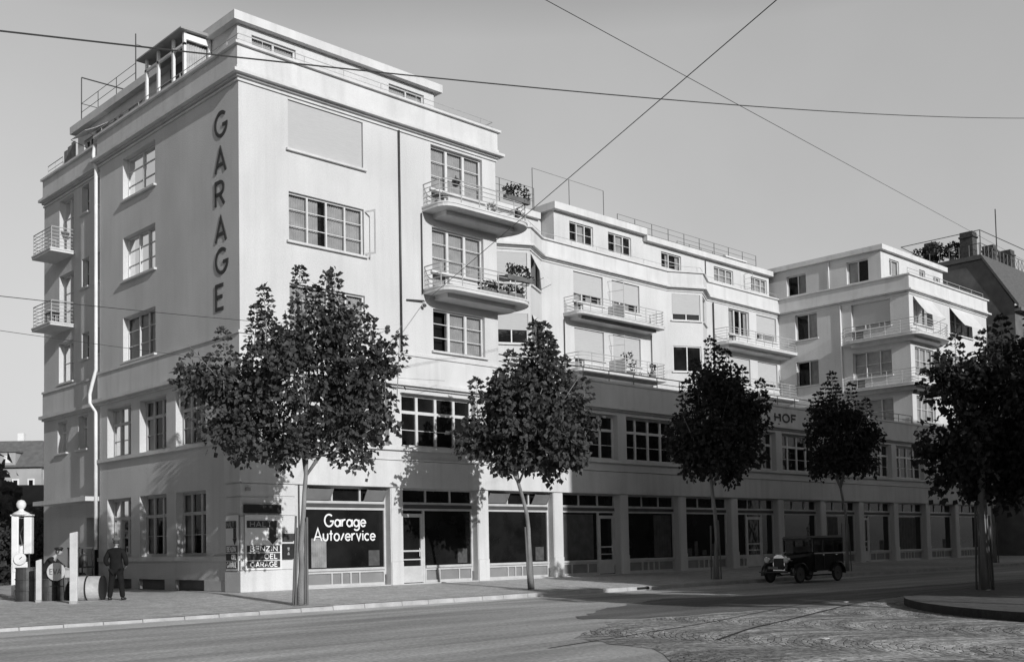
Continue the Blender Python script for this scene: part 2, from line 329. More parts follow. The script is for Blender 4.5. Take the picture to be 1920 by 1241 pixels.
# ------------------------------------------------------------------ the ground
RZ = -.34                                                  # road level
def gz(x, y): return -.024*max(0, min(9.5, -y)) - (.008*min(8, -x) if x < 0 else 0)
def roadmat(name, g, kind):
    mt = bpy.data.materials.new(name); mt.use_nodes = True; n = mt.node_tree; l = n.links.new; b = n.nodes['Principled BSDF']; b.inputs['Roughness'].default_value = .85
    b.inputs['Specular IOR Level'].default_value = .3
    tc = n.nodes.new('ShaderNodeTexCoord')
    def noise(sc_, stretch=(1,1,1), det=5, rot=0):
        mp = n.nodes.new('ShaderNodeMapping'); mp.inputs['Scale'].default_value = stretch; mp.inputs['Rotation'].default_value = (0,0,rot); l(tc.outputs['Object'], mp.inputs[0])
        z = n.nodes.new('ShaderNodeTexNoise'); z.inputs['Scale'].default_value = sc_; z.inputs['Detail'].default_value = det; l(mp.outputs[0], z.inputs[0]); return z.outputs[0]
    def rng(x, a, c, lo=.35, hi=.65):
        r = n.nodes.new('ShaderNodeMapRange'); r.inputs[1].default_value = lo; r.inputs[2].default_value = hi; r.inputs[3].default_value = a; r.inputs[4].default_value = c; l(x, r.inputs[0]); return r.outputs[0]
    def mul(a, c):
        q = n.nodes.new('ShaderNodeMath'); q.operation = 'MULTIPLY'; l(a, q.inputs[0]); l(c, q.inputs[1]); return q.outputs[0]
    big = rng(noise(.12), g*.86, g*1.14); fine = rng(noise(14, det=8), .8, 1.2)
    c = mul(big, fine)
    if kind == 'road':
        c = mul(c, rng(noise(1.6, (.05, 1, 1), 4, radians(-3)), .78, 1.2)); c = mul(c, rng(noise(.35, (.25, 1, 1), 3), .8, 1.1, .4, .6))
    if kind == 'gravel': c = mul(c, rng(noise(3.0, det=9), .85, 1.15))
    if kind == 'cobble':
        mpx = n.nodes.new('ShaderNodeSeparateXYZ'); l(tc.outputs['Object'], mpx.inputs[0])
        def M(op, a, bb=None):
            q = n.nodes.new('ShaderNodeMath'); q.operation = op
            for i, v in enumerate((a, bb)):
                if v is None: continue
                if isinstance(v, (int, float)): q.inputs[i].default_value = v
                else: l(v, q.inputs[i])
            return q.outputs[0]
        fr = M('SUBTRACT', M('FRACT', M('DIVIDE', mpx.outputs[0], 3.4)), .5); ar = M('MULTIPLY', M('MULTIPLY', fr, fr), 4.5); yy = M('ADD', mpx.outputs[1], ar)
        cb = n.nodes.new('ShaderNodeCombineXYZ'); l(M('MULTIPLY', mpx.outputs[0], 1.0), cb.inputs[0]); l(yy, cb.inputs[1])
        vo = n.nodes.new('ShaderNodeTexVoronoi'); vo.inputs['Scale'].default_value = 8; vo.inputs['Randomness'].default_value = .45; l(cb.outputs[0], vo.inputs['Vector'])
        ve = n.nodes.new('ShaderNodeTexVoronoi'); ve.feature = 'DISTANCE_TO_EDGE'; ve.inputs['Scale'].default_value = 8; ve.inputs['Randomness'].default_value = .45; l(cb.outputs[0], ve.inputs['Vector'])
        sc3 = n.nodes.new('ShaderNodeSeparateColor'); l(vo.outputs['Color'], sc3.inputs[0])
        c = mul(c, rng(sc3.outputs[0], .65, 1.4, 0, 1)); c = mul(c, rng(ve.outputs['Distance'], .45, 1.05, 0, .12))
        nb = n.nodes.new('ShaderNodeTexNoise'); nb.inputs['Scale'].default_value = 1.0; cb2 = n.nodes.new('ShaderNodeCombineXYZ'); l(M('MULTIPLY', mpx.outputs[0], .12), cb2.inputs[0]); l(M('MULTIPLY', yy, 2.2), cb2.inputs[1]); l(cb2.outputs[0], nb.inputs[0])
        c = mul(c, rng(nb.outputs[0], .72, 1.32, .4, .6)); c = mul(c, rng(noise(.5, (.5, 1, 1), 5), .8, 1.2, .38, .62))
        bp = n.nodes.new('ShaderNodeBump'); bp.inputs['Strength'].default_value = 1; bp.inputs['Distance'].default_value = .03; l(rng(ve.outputs['Distance'], 0, 1, 0, .12), bp.inputs['Height']); l(bp.outputs[0], b.inputs['Normal'])
    else:
        bp = n.nodes.new('ShaderNodeBump'); bp.inputs['Strength'].default_value = .5; bp.inputs['Distance'].default_value = .02; l(noise(30, det=6), bp.inputs['Height']); l(bp.outputs[0], b.inputs['Normal'])
    l(c, b.inputs['Base Color']); return mt
ROAD = roadmat('road_dust', .47, 'road'); WALK = roadmat('gravel', .5, 'gravel'); COB = roadmat('cobbles', .42, 'cobble'); TAR = roadmat('tar_patch', .2, 'road')
KERB = mat('kerb_stone', .42, .85, .2, 2.2, .3, 25, stretch=(1, 1, 1))
mb = MB(); mb.poly([(-700,-700,RZ-.02), (900,-700,RZ-.02), (900,900,RZ-.02), (-700,900,RZ-.02)]); tag(mb.build('ground', ROAD), kind='structure')
mb = MB(); mb.poly([(-160,-42,RZ), (200,-42,RZ), (200,-7.9,RZ), (-160,-7.9,RZ)]); tag(mb.build('road', ROAD), kind='structure')
# pavement: a grid sheet that falls from the building to the kerb, forecourt on the left
KY = -7.9
mb = MB(); xs = [-60,-30,-14,-8,-4,0,10,20,30,45,60,80,120]; ys = [KY+.16,-6,-3,0,6,14,24,40]
for i in range(len(xs)-1):
    for j in range(len(ys)-1):
        q = [(xs[i],ys[j]),(xs[i+1],ys[j]),(xs[i+1],ys[j+1]),(xs[i],ys[j+1])]; mb.poly([(x, y, gz(x, y)) for x, y in q])
tag(mb.build('pavement', WALK), kind='structure')
mb = MB(); x = -60.0                                        # kerb stones, flush and worn on the left, a real step on the right
while x < 110:
    ln = random.uniform(1.0, 1.5); zt = gz(x, KY)+random.uniform(-.004, .004); mb.hexa([(x+.006,KY-.02,RZ-.1),(x+ln-.006,KY-.02,RZ-.1),(x+ln-.006,KY+.16,RZ-.1),(x+.006,KY+.16,RZ-.1),(x+.006,KY+.02,zt),(x+ln-.006,KY+.02,zt),(x+ln-.006,KY+.16,zt+.002),(x+.006,KY+.16,zt+.002)]); x += ln
tag(bevel(mb.build('kerb', KERB), .02), kind='structure')
mb = MB(); pts = []                                          # light worn gutter strip along the left part of the kerb
edge = [(-60,-9.9), (-14,-10.0), (-8,-9.7), (-3,-9.3), (2,-8.9), (7,-8.5), (12.8,-8.2), (12.8,-7.93), (-60,-7.93)]
mb.poly([(x, y, RZ+.004) for x, y in edge]); tag(mb.build('gutter', mat('gutter_stone', .62, .85, .16, 1.1, .3, 20, fine=.15)), kind='structure')
def ragged(pts, amp, n=7):      # irregular patch outline
    out = []
    for i in range(len(pts)):
        p, q = Vector(pts[i]), Vector(pts[(i+1) % len(pts)])
        for k in range(n): t = k/n; out.append(tuple(p.lerp(q, t)+Vector((random.uniform(-amp,amp), random.uniform(-amp,amp)))))
    return out
random.seed(4)
ced = ragged([(-4.6,-20.7), (-.9,-18.5), (2.6,-18.85), (4.9,-19.3), (7.5,-19.6), (12.7,-18.9), (22,-18.3), (22,-41), (-14,-41), (-10,-28), (-5.6,-23.5)], .12)
tar = ragged([(-.5,-17.0), (2.1,-15.3), (5.2,-13.9), (8.2,-12.9), (10.97,-14.36), (14.2,-15.4), (22,-16.2), (40,-17.2), (60,-17.5), (60,-18.6), (22,-18.8), (13,-19.0), (7.7,-19.9), (5.0,-19.1), (2.7,-18.6), (.4,-18.4)], .14)
mb = MB(); mb.poly([(x, y, RZ+.010) for x, y in tar]); tag(mb.build('tarred_road', TAR), kind='structure')
mb = MB(); mb.poly([(x, y, RZ+.006) for x, y in ced]); tag(mb.build('cobbled_road', COB), kind='structure')
# tram rails: dark grooves curving into the side street
def ribbon(path, wd, z, name, mt):
    a = off_path(path, wd/2); c = off_path(path, -wd/2); m_ = MB()
    for i in range(len(path)-1): m_.poly([(*a[i], z), (*a[i+1], z), (*c[i+1], z), (*c[i], z)])
    return m_.build(name, mt)
RAIL = mat('rail_groove', .03, .6, .3, 2)
for k, dy in enumerate((0, 1.5)):
    p = rounded([(-3.5-dy*2,-23.4+dy), (-.7,-22.3+dy), (1.3,-21.8+dy), (5.6,-20.55+dy), (9.5,-19.4+dy*.8), (17,-18.4+dy*.7), (30,-17.3+dy*.7), (60,-15.8+dy*.7)], 3, 5)
    tag(ribbon(p, .09 if k == 0 else .05, RZ+.016, 'tram_rail', RAIL), kind='structure')
# the kerbed island in the right foreground
isl = rounded([(60,-20.2), (20,-20.1), (9.9,-20.3), (6.2,-22.6), (3.6,-26.0), (2.0,-34), (1.6,-42)], 3.2, 6)
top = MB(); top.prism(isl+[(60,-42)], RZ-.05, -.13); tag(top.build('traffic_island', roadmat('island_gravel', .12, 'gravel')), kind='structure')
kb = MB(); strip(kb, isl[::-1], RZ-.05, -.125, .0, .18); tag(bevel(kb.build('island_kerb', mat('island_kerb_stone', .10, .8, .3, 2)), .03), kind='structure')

# ------------------------------------------------------------------ the apartment building with the garage
B = empty('apartment_building', (0,0,0), label='long pale plastered corner block with shop fronts, balconies and set-back attic', cat='building')
H1, H2 = 9.6, 19.4            # top of the two lower storeys, eaves of the upper ones
F_main = Face((0,0), (67.2,0), (0,-1)); F_side = Face((0,0), (0,12.3), (-1,0)); F_left = Face((.4,0), (.4,19.9), (-1,0))
F_ct = Face((0,10.7), (60,10.7), (0,-1)); F_w2s = Face((53.85,0), (53.85,10.7), (-1,0)); F_w1s = Face((13.17,0), (13.17,10.7), (1,0))
shop_x = [(2.75, 6.88)] + [(7.53+4.84*k, 7.53+4.84*k+4.17) for k in range(0, 12)]
ops = []
for i, (a, b) in enumerate(shop_x):
    ops.append((a, b, .03, 4.0, .5)); ops.append((a, b, 5.72, 8.0, .45))
LFW = [(9.33, 12.35), (2.15, 5.72)]
def up_main(x0=0):
    o = []
    for zb, zt in ((9.95,11.78),(13.42,15.35),(17.02,18.97)): o.append((x0+2.15, x0+5.72, zb, zt, .22))
    return o
w1R = [(9.33,12.35,9.95,11.78,.3), (9.33,12.35,13.42,15.35,.3), (9.33,12.35,17.02,18.97,.3)]
w1doors = [(9.33,10.3,12.5,13.42,.3), (9.33,10.3,16.05,17.02,.3)]
w2front = [(54.5,57.5,z0,z1,.3) for z0,z1 in ((9.95,11.78),(13.42,15.35),(17.02,18.97))] + [(60.5,64.4,z0,z1,.3) for z0,z1 in ((9.95,11.78),(13.42,15.35),(17.02,18.97))]
mb = MB()
F_main.wall(mb, 0, 67.2, 0, H1, ops, .45)
F_main.wall(mb, 0, 13.17, H1, H2, up_main()+w1R+w1doors, .3)
F_main.wall(mb, 53.85, 67.2, H1, H2, w2front, .3)
s1F = [(2.62,5.05,5.72,7.95,.42), (5.87,8.3,5.72,7.95,.42), (9.12,11.5,5.72,7.95,.42)]; sGF = [(2.62,5.05,1.35,3.9,.42), (5.87,8.3,1.35,3.9,.42), (9.12,11.5,1.35,3.9,.42)]
sB = [(2.8,5.15,.0,.42,.2), (6.05,8.4,0,.42,.2), (9.1,11.3,0,.42,.2)]
sU = [(6.8,9.88,9.78,11.75,.36), (6.8,9.88,13.35,15.27,.36), (6.8,9.88,16.9,18.8,.36)]
F_side.wall(mb, 0, 12.3, 0, H2, s1F+sGF+sB+sU, .4)
lW = [(16.2,17.95,16.15,18.97,.36), (16.2,17.95,12.55,15.2,.36), (16.2,18.0,9.85,11.85,.36)]
lS = [(a,b,z0,z1,.36) for a,b in ((14.42,15.25),(12.75,13.5)) for z0,z1 in ((17.65,19.0),(14.1,15.5),(10.7,11.95))]
lL = [(14.55,15.65,6.45,8.05,.36), (16.95,18.15,6.45,8.0,.36), (13.35,14.7,.03,3.2,.5)]
F_left.wall(mb, 12.3, 19.9, 0, H2, lW+lS+lL, .36)
mb.poly([(0,12.3,0), (.4,12.3,0), (.4,12.3,H2), (0,12.3,H2)])
mb.poly([(.4,19.9,0), (13.17,19.9,0), (13.17,19.9,H2), (.4,19.9,H2)])
F_w1s.wall(mb, 0, 10.7, H1, H2, [], .3)
# central recessed part with two angular bays
bay = [(13.17,10.7), (22.6,10.7), (24.9,9.5), (27.1,10.7), (39.65,10.7), (42.1,9.5), (44.25,10.7), (53.85,10.7)]
cw = [(a, b, z0, z1, .28) for a, b in ((30.0,32.85),(33.75,36.6),(47.0,49.7),(50.7,53.45)) for z0, z1 in ((9.95,11.78),(13.42,15.3),(17.02,18.93))]
cd = [(a, b, z0, z1, .28) for a, b in ((30.0,30.9),(33.75,34.9),(47.0,47.9)) for z0, z1 in ((12.5,13.42),(16.05,17.02))]
F_ct.wall(mb, 13.17, 22.6, H1, H2, [], .3); F_ct.wall(mb, 27.1, 39.65, H1, H2, cw[:6]+cd[:4], .28); F_ct.wall(mb, 44.25, 53.85, H1, H2, cw[6:]+cd[4:], .28)
BF = []
for a, c, e in ((bay[1], bay[2], bay[3]), (bay[4], bay[5], bay[6])):
    f1 = Face(a, c, (-(c[1]-a[1])*-1, -(c[0]-a[0]))); f1.n = Vector((c[1]-a[1], -(c[0]-a[0]), 0)).normalized(); f2 = Face(c, e, (0,-1)); f2.n = Vector((e[1]-c[1], -(e[0]-c[0]), 0)).normalized()
    o1 = [(.35, f1.len-.18, z0, z1, .2) for z0, z1 in ((9.95,11.78),(13.45,15.25),(17.05,18.9))]; o2 = [(.18, f2.len-.5, z0, z1, .2) for z0, z1 in ((9.95,11.78),(13.45,15.25),(17.05,18.9))]
    f1.wall(mb, 0, f1.len, H1, H2, o1, .2); f2.wall(mb, 0, f2.len, H1, H2, o2, .2); BF.append((f1, f2, o1, o2))
w2o = [(7.35,9.25,z0,z1,.36) for z0, z1 in ((9.95,11.78),(13.42,15.33),(17.02,19.0))] + [(1.44,4.5,z0,z1,.36) for z0, z1 in ((9.95,11.78),(13.42,15.35),(17.02,18.97))] + [(3.58,4.5,z0,z1,.36) for z0, z1 in ((12.5,13.42),(16.05,17.02))]
F_w2s.wall(mb, 0, 10.7, H1, H2, w2o, .36)
mb.poly([(67.2,0,0), (67.2,20,0), (67.2,20,H2), (67.2,0,H2)]); mb.poly([(13.17,20,0), (67.2,20,0), (67.2,20,H2), (13.17,20,H2)])
mb.build('wall', WALL, B)
# floors and roofs
mb = MB(); mb.poly([(13.17,0,H1-.02), (53.85,0,H1-.02), (53.85,10.7,H1-.02), (13.17,10.7,H1-.02)]); mb.build('terrace', ROOFM, B)
mb = MB(); mb.poly([(.4,0,H2+.2), (13.17,0,H2+.2), (13.17,19.9,H2+.2), (.4,19.9,H2+.2)]); mb.poly([(x, y, H2+.21) for x, y in [(13.17,20)]+bay+[(53.85,20)]]); mb.poly([(53.85,0,H2+.2), (67.2,0,H2+.2), (67.2,20,H2+.2), (53.85,20,H2+.2)]); mb.build('roof', ROOFM, B)
low = [(.4,19.9), (.4,12.3), (0,12.3), (0,0), (67.2,0), (67.2,8)]
upp = [(.4,19.9), (.4,12.3), (0,12.3), (0,0), (13.17,0)] + bay + [(53.85,0), (67.2,0), (67.2,19.9)]
mb = MB(); strip(mb, low, 8.42, 9.56, -.02, .07); strip(mb, low, 9.56, 9.66, -.3, .13); strip(mb, low, 8.18, 8.27, -.02, .12); strip(mb, low, 8.27, 8.42, -.02, .28)
mb.build('string_course', TRIM, B)
mb = MB(); strip(mb, low[3:], 4.02, 5.12, -.02, .10); strip(mb, low[3:], 5.14, 5.2, -.02, .16); strip(mb, low[2:], 5.56, 5.71, -.02, .14); mb.build('fascia', TRIM, B)
mb = MB(); strip(mb, low[2:4], 1.16, 1.33, -.02, .12); mb.build('sill_course', TRIM, B)
mb = MB(); strip(mb, upp, 19.08, 19.16, -.02, .07); strip(mb, upp, 19.22, 19.3, -.02, .14); strip(mb, upp, 19.3, 19.42, -.02, .33); strip(mb, upp, 19.42, 19.62, -.02, .13); mb.build('cornice', TRIM, B)
mb = MB(); strip(mb, upp, 19.62, 20.42, -.18, .09); strip(mb, upp, 20.42, 20.52, -.24, .22); mb.build('parapet', TRIM, B)
# rusticated corner pier
mb = MB()
for z0, z1 in ((.0,.78),(.8,2.78),(2.83,3.5),(3.55,4.0)):
    d = .09 if z0 == 0 else .045
    mb.prism([(0-d,-d), (2.3,-d), (2.3,0.0), (2.3,.02), (.02,.02), (.02,1.05), (0.0,1.05), (-d,1.05)], z0, z1)
for z0, z1 in ((4.06,5.1),): mb.prism([(-.11,-.11), (2.3,-.11), (2.3,.02), (.02,.02), (.02,1.05), (-.11,1.05)], z0+.005, z1-.01)
bevel(mb.build('corner_pier', TRIM, B), .012, 1)
mb = MB(); F_side.box(mb, 1.06, 2.72, .02, .4, -.01, .03); mb.build('plinth', STONE, B)
for i, (a, b, z0, z1, h) in enumerate(sB):
    m2 = MB(); F_side.quad(m2, a, b, z0, z1, -.18); m2.build('cellar_hatch', mat('hatch', .14, .8, .2), B)
# pilasters between the shops
for i in range(len(shop_x)-1):
    a, b = shop_x[i][1], shop_x[i+1][0]; m2 = MB(); F_main.box(m2, a+.02, b-.02, 0, .95, .0, .06); F_main.box(m2, a+.04, b-.04, .95, 4.0, .0, .03); bevel(m2.build('pilaster', STONE if i > 30 else TRIM, B), .012, 1)
# attics: flat slabs on recessed walls
def attic(pts_slab, z0, z1, inset, faces=None):
    m2 = MB(); m2.prism(pts_slab, z0, z1); m2.build('attic_roof', TRIM, B)
attic([(1.2,2.35), (12.1,2.35), (12.1,18.7), (1.2,18.7)], 22.75, 23.12, .3)
attic([(28.75,11.0), (38.0,11.0), (38.0,19), (28.75,19)], 22.8, 23.25, .3); attic([(38.01,11.02), (53.8,11.02), (53.8,19), (38.01,19)], 22.42, 22.8, .3); attic([(13.2,12.2), (28.7,12.2), (28.7,19), (13.2,19)], 22.35, 22.75, .3)
attic([(53.9,1.9), (64.8,1.9), (64.8,19), (53.9,19)], 22.75, 23.12, .3)
AZ = H2+.2
A1 = Face((1.5,2.65), (11.8,2.65), (0,-1)); A1s = Face((1.5,2.65), (1.5,18.4), (-1,0)); A2 = Face((29.05,11.4), (53.7,11.4), (0,-1)); A3 = Face((54.2,2.2), (64.5,2.2), (0,-1)); A3s = Face((54.2,2.2), (54.2,11.4), (-1,0))
mb = MB()
a1o = [(.65,2.75,21.2,22.47,.2), (7.65,9.7,21.2,22.47,.2)]; A1.wall(mb, 0, 10.3, AZ, 22.75, a1o, .2)
a1s = [(8.5,10.0,20.9,22.3,.2), (12.2,13.5,20.9,22.3,.25), (13.9,15.0,20.9,22.2,.2), (5.3,7.0,20.9,22.3,.2)]; A1s.wall(mb, 0, 15.75, AZ, 22.75, a1s, .2)
mb.poly([(11.8,2.65,AZ), (11.8,18.4,AZ), (11.8,18.4,22.75), (11.8,2.65,22.75)])
a2o = [(1.45,3.75,21.1,22.45,.22), (5.25,7.65,21.1,22.45,.22), (10.95,13.25,21.0,22.1,.22), (17.25,19.75,21.0,22.1,.22), (22.15,24.35,21.0,22.1,.22)]; A2.wall(mb, 0, 24.65, AZ, 22.42, [o[:3]+(min(o[3],22.41),.22) for o in a2o], .22)
A2.quad(mb, 0, 8.9, 22.42, 22.8, 0)
mb.poly([(29.05,11.4,AZ), (29.05,18,AZ), (29.05,18,22.8), (29.05,11.4,22.8)]); mb.poly([(13.3,12.5,AZ), (29.0,12.5,AZ), (29.0,12.5,22.35), (13.3,12.5,22.35)])
a3o = [(1.3,2.85,21.1,22.35,.2), (6.2,7.2,21.1,22.35,.2), (8.6,9.8,21.3,22.2,.2)]; A3.wall(mb, 0, 10.3, AZ, 22.75, a3o, .2)
a3s = [(1.0,2.75,20.7,22.35,.3), (6.2,7.9,20.7,22.25,.3)]; A3s.wall(mb, 0, 9.2, AZ, 22.75, a3s, .3)
mb.poly([(64.5,2.2,AZ), (64.5,18,AZ), (64.5,18,22.75), (64.5,2.2,22.75)]); mb.poly([(54.2,11.4,AZ), (54.2,18,AZ), (54.2,18,22.75), (54.2,11.4,22.75)])
mb.build('attic_wall', WALL, B)
for o in a1o: window(B, A1, *o[:4], dep=.17, mull=(.5,), curtain=1, sill=False)
for o in a1s[:1]+a1s[2:]: window(B, A1s, *o[:4], dep=.17, mull=(.5,), sill=False)
window(B, A1s, *a1s[1][:4], dep=.17, mull=(.4,), sill=False)
for i, o in enumerate(a2o): window(B, A2, o[0], o[1], o[2], min(o[3],22.41), dep=.18, mull=(.33,.67) if i < 2 else (.4,) if i == 2 else (.3,.65), curtain=1, dark=[((0,.33),(.67,1)), ((0,.33),(.67,1)), ((0,.3),(.45,.8)), ((0,.12),), ((0,.2),)][i], sill=False, glazing=(.5,))
for i, o in enumerate(a3o): window(B, A3, *o[:4], dep=.17, mull=(.3,) if i == 0 else (.5,), curtain=1, dark=((0,.3),) if i == 0 else (), sill=False)
window(B, A3s, *a3s[0][:4], dep=.25, mull=(.5,), curtain=1, sill=False, dark=((.0,.5),)); window(B, A3s, *a3s[1][:4], dep=.25, mull=(.45,), curtain=1, dark=((.45,1),), sill=False)

# windows of the two lower storeys
def cross(F, a, b, c, d, n, dep, **k): return window(B, F, a, b, c, d, dep=dep, mull=[i/n for i in range(1, n)], trans=(.66,), glazing=(.33,), mw=.13, fwd=.12, **k)
for i, (a, b) in enumerate(shop_x): cross(F_main, a, b, 5.72, 8.0, 4, .38, sill=False, frame=FRAME)
for o in s1F: cross(F_side, *o[:4], 3, .36, sill=False, frame=mat('side_window_shaded', .42, .6, .1), curtain=1, dark=((.34,.66),))  # frame colour darkened, shade of the side wall put into it
for o in sGF: cross(F_side, *o[:4], 3, .36, sill=False, frame=mat('side_window_shaded', .42, .6, .1), curtain=1, dark=((.0,.3),(.36,.64)))
for o in lL[:2]: window(B, F_left, *o[:4], dep=.3, mull=(.5,), trans=(.66,), curtain=1, dark=((.5,1),))
for o in lW[:2]: window(B, F_left, *o[:4], dep=.3, mull=(.5,), glazing=(.33,.66), curtain=1, dark=((.5,.75),), sill=False)
window(B, F_left, *lW[2][:4], dep=.3, mull=(.5,), glazing=(.5,), curtain=1, dark=((.5,.8),))
for o in lS: window(B, F_left, *o[:4], dep=.3, glazing=(.5,))
for i, o in enumerate(sU): window(B, F_side, *o[:4], dep=.3, mull=(.33,.62) if i < 2 else (.5,), curtain=1, glazing=(.35,.68), dark=() if i < 2 else ((.45,.8),))
# corner block, street front
window(B, F_main, 2.15, 5.72, 9.95, 11.78, dep=.18, mull=(.25,.5,.75), curtain=1, glazing=(.33,.67))
window(B, F_main, 2.15, 5.72, 13.42, 15.35, dep=.18, mull=(.25,.5,.75), curtain=1, glazing=(.33,.67), dark=((.42,.5),), leaf=(1.0, .6, 1, radians(68)), label='wide four-light window, one casement swung out')
window(B, F_main, 2.15, 5.72, 17.02, 18.97, dep=.18, mull=(.25,.5,.75), blind=1.0, label='wide window closed off by a roller blind')
for z0, z1, dk in ((9.95,11.78,((0,.3),)), (13.42,15.35,()), (17.02,18.97,())): window(B, F_main, 9.33, 12.35, z0, z1, dep=.24, mull=(.33,.66), mw=.13, curtain=1, glazing=(.34,.67), dark=dk)
for z0, z1 in ((12.5,13.42),(16.05,17.02)): window(B, F_main, 9.33, 10.3, z0, z1, dep=.24, sill=False, name='balcony_door', curtain=1)
# recessed centre
def ctw(i, a, b, z0, z1, **k): window(B, F_ct, a, b, z0, z1, dep=.22, mull=(.32,), mw=.1, **k)
for a, b, bl in ((30.0,32.85,.72),(33.75,36.6,.7)):
    for z0, z1, q in ((9.95,11.78,.3),(13.42,15.3,1.0),(17.02,18.93,bl)): ctw(0, a, b, z0, z1, blind=q, curtain=1, dark=((.33,.5),(.7,.9)))
for z0, z1 in ((9.95,11.78),(13.42,15.3),(17.02,18.93)):
    window(B, F_ct, 47.0, 49.7, z0, z1, dep=.22, mull=(.33,.62), mw=.12, curtain=1, dark=((.34,.62),(.75,.85)) if z0 > 15 else (), blind=.0 if z0 > 15 else .8)
    window(B, F_ct, 50.7, 53.45, z0, z1, dep=.22, mull=(.35,), curtain=1, blind=.75 if z0 > 15 else .85, dark=((.5,.7),(.75,.92)))
for o in cd: window(B, F_ct, *o[:4], dep=.22, sill=False, name='balcony_door', curtain=1)
for k, (f1, f2, o1, o2) in enumerate(BF):
    for i, o in enumerate(o1): window(B, f1, *o[:4], dep=.14, mull=(.5,), blind=(.25, .0 if k else .55, .76)[i], dark=(), curtain=0)
    for i, o in enumerate(o2): window(B, f2, *o[:4], dep=.14, mull=())
# right wing
for i, (z0, z1) in enumerate(((9.95,11.78),(13.42,15.33),(17.02,19.0))): window(B, F_w2s, 7.35, 9.25, z0, z1, dep=.3, mull=(.45,), curtain=1, dark=((.45,1),))
for i, (z0, z1) in enumerate(((9.95,11.78),(13.42,15.35),(17.02,18.97))): window(B, F_w2s, 1.44, 4.5, z0, z1, dep=.3, mull=(.32,.68), curtain=1, glazing=(.5,), blind=(0,0,.8)[i])
for z0, z1 in ((12.5,13.42),(16.05,17.02)): window(B, F_w2s, 3.58, 4.5, z0, z1, dep=.3, sill=False, name='balcony_door', curtain=1)
for o in w2front: window(B, F_main, *o[:4], dep=.22, mull=(.33,.66), curtain=1, glazing=(.5,))

def awning(F, a, b, zt, drop, outd, label=None, arms=True):
    m2 = MB(); n = 6
    for i in range(n):
        t0, t1 = i/n, (i+1)/n; s_ = lambda t: -.05*sin(pi*t)
        m2.hexa([F.p(a,zt-drop*t0+s_(t0),.03+outd*t0), F.p(b,zt-drop*t0+s_(t0),.03+outd*t0), F.p(b,zt-drop*t1+s_(t1),.03+outd*t1), F.p(a,zt-drop*t1+s_(t1),.03+outd*t1),
                 F.p(a,zt-drop*t0+s_(t0)+.015,.03+outd*t0), F.p(b,zt-drop*t0+s_(t0)+.015,.03+outd*t0), F.p(b,zt-drop*t1+s_(t1)+.015,.03+outd*t1), F.p(a,zt-drop*t1+s_(t1)+.015,.03+outd*t1)])
    o = m2.build('awning', AWN, B, label=label)
    if arms:
        m3 = MB()
        for u in (a, b): m3.tube([F.p(u, zt-drop-.3, .02), F.p(u, zt-drop, .03+outd)], .015, 5)
        m3.build('awning_arm', DIRON, o)
awning(BF[0][1], .2, 1.95, 18.9, 1.5, .75)
awning(BF[0][1], .2, 1.95, 15.25, 1.5, .6)
awning(F_main, 54.5, 57.5, 18.97, 1.4, 1.0); awning(F_main, 60.5, 64.4, 18.97, 1.5, 1.1)
awning(A1s, 12.0, 13.6, 22.3, .75, 1.2, 'white sun awning propped out from the attic window', True)

# balconies
def bal_w1(z): return balcony(B, [(8.8,.0), (8.8,-1.5), (13.9,-1.5), (14.5,-.2), (13.9,1.1), (13.17,1.5)], z, .27, 1.0, 1.0, 5, close=[(13.17,0)])
bal_w1(15.75); bal_w1(12.18)
for z in (15.75, 12.18):
    balcony(B, [(29.0,10.7), (29.0,9.25), (37.7,9.25), (37.7,10.7)], z, .25, .5); balcony(B, [(45.0,10.7), (45.0,9.15), (52.4,9.15), (53.85,9.15)], z, .25, .9, close=[(53.85,10.7)])
    balcony(B, [(53.85,5.2), (52.5,4.6), (52.5,-1.3), (57.6,-1.3), (59.2,0)], z, .27, .8, close=[(53.85,0)])
for z in (16.05, 12.5):
    balcony(B, [(.4,18.5), (-.75,18.5), (-.75,16.1), (.4,16.1)], z-.22, .2, .08, 1.05, 6)
# divider screens between the flats on the centre balconies
for z in (16.05, 12.48):
    m2 = MB(); m2.box(33.3, 33.36, 9.35, 10.68, z+.05, z+1.0); m2.tube([(33.33,9.35,z), (33.33,9.35,z+2.5)], .025); m2.tube([(33.33,9.35,z+2.5), (33.33,10.7,z+2.7)], .02); m2.tube([(33.33,9.35,z+1.9), (33.33,10.7,z+2.0)], .015); m2.build('balcony_screen', IRON, B)
# rails on the parapets and the low terrace
for pth in ([(.05,12.2), (.05,.05), (13.1,.05), (13.1,1.2)], ): railing(B, pth, 20.5, .42, 2, .012, 1.9, IRON)
railing(B, [(23.2,10.6), (24.9,9.6), (27.1,10.75), (39.6,10.75), (42.1,9.6), (44.2,10.75), (53.7,10.75)], 20.5, .4, 1, .012, 2.4, IRON)
railing(B, [(54,.1), (67,.1)], 20.5, .5, 2, .014, 2.2, IRON)
railing(B, [(13.2,.12), (53.8,.12)], 9.62, .62, 2, .02, 1.9, DIRON)
railing(B, [(45.3,11.6), (45.3,14)], AZ, 2.0, 5, .014, 1.0, IRON); railing(B, [(50.2,11.3),(50.2,10.6)], AZ+.9, 1.6, 4, .014, .7, IRON)
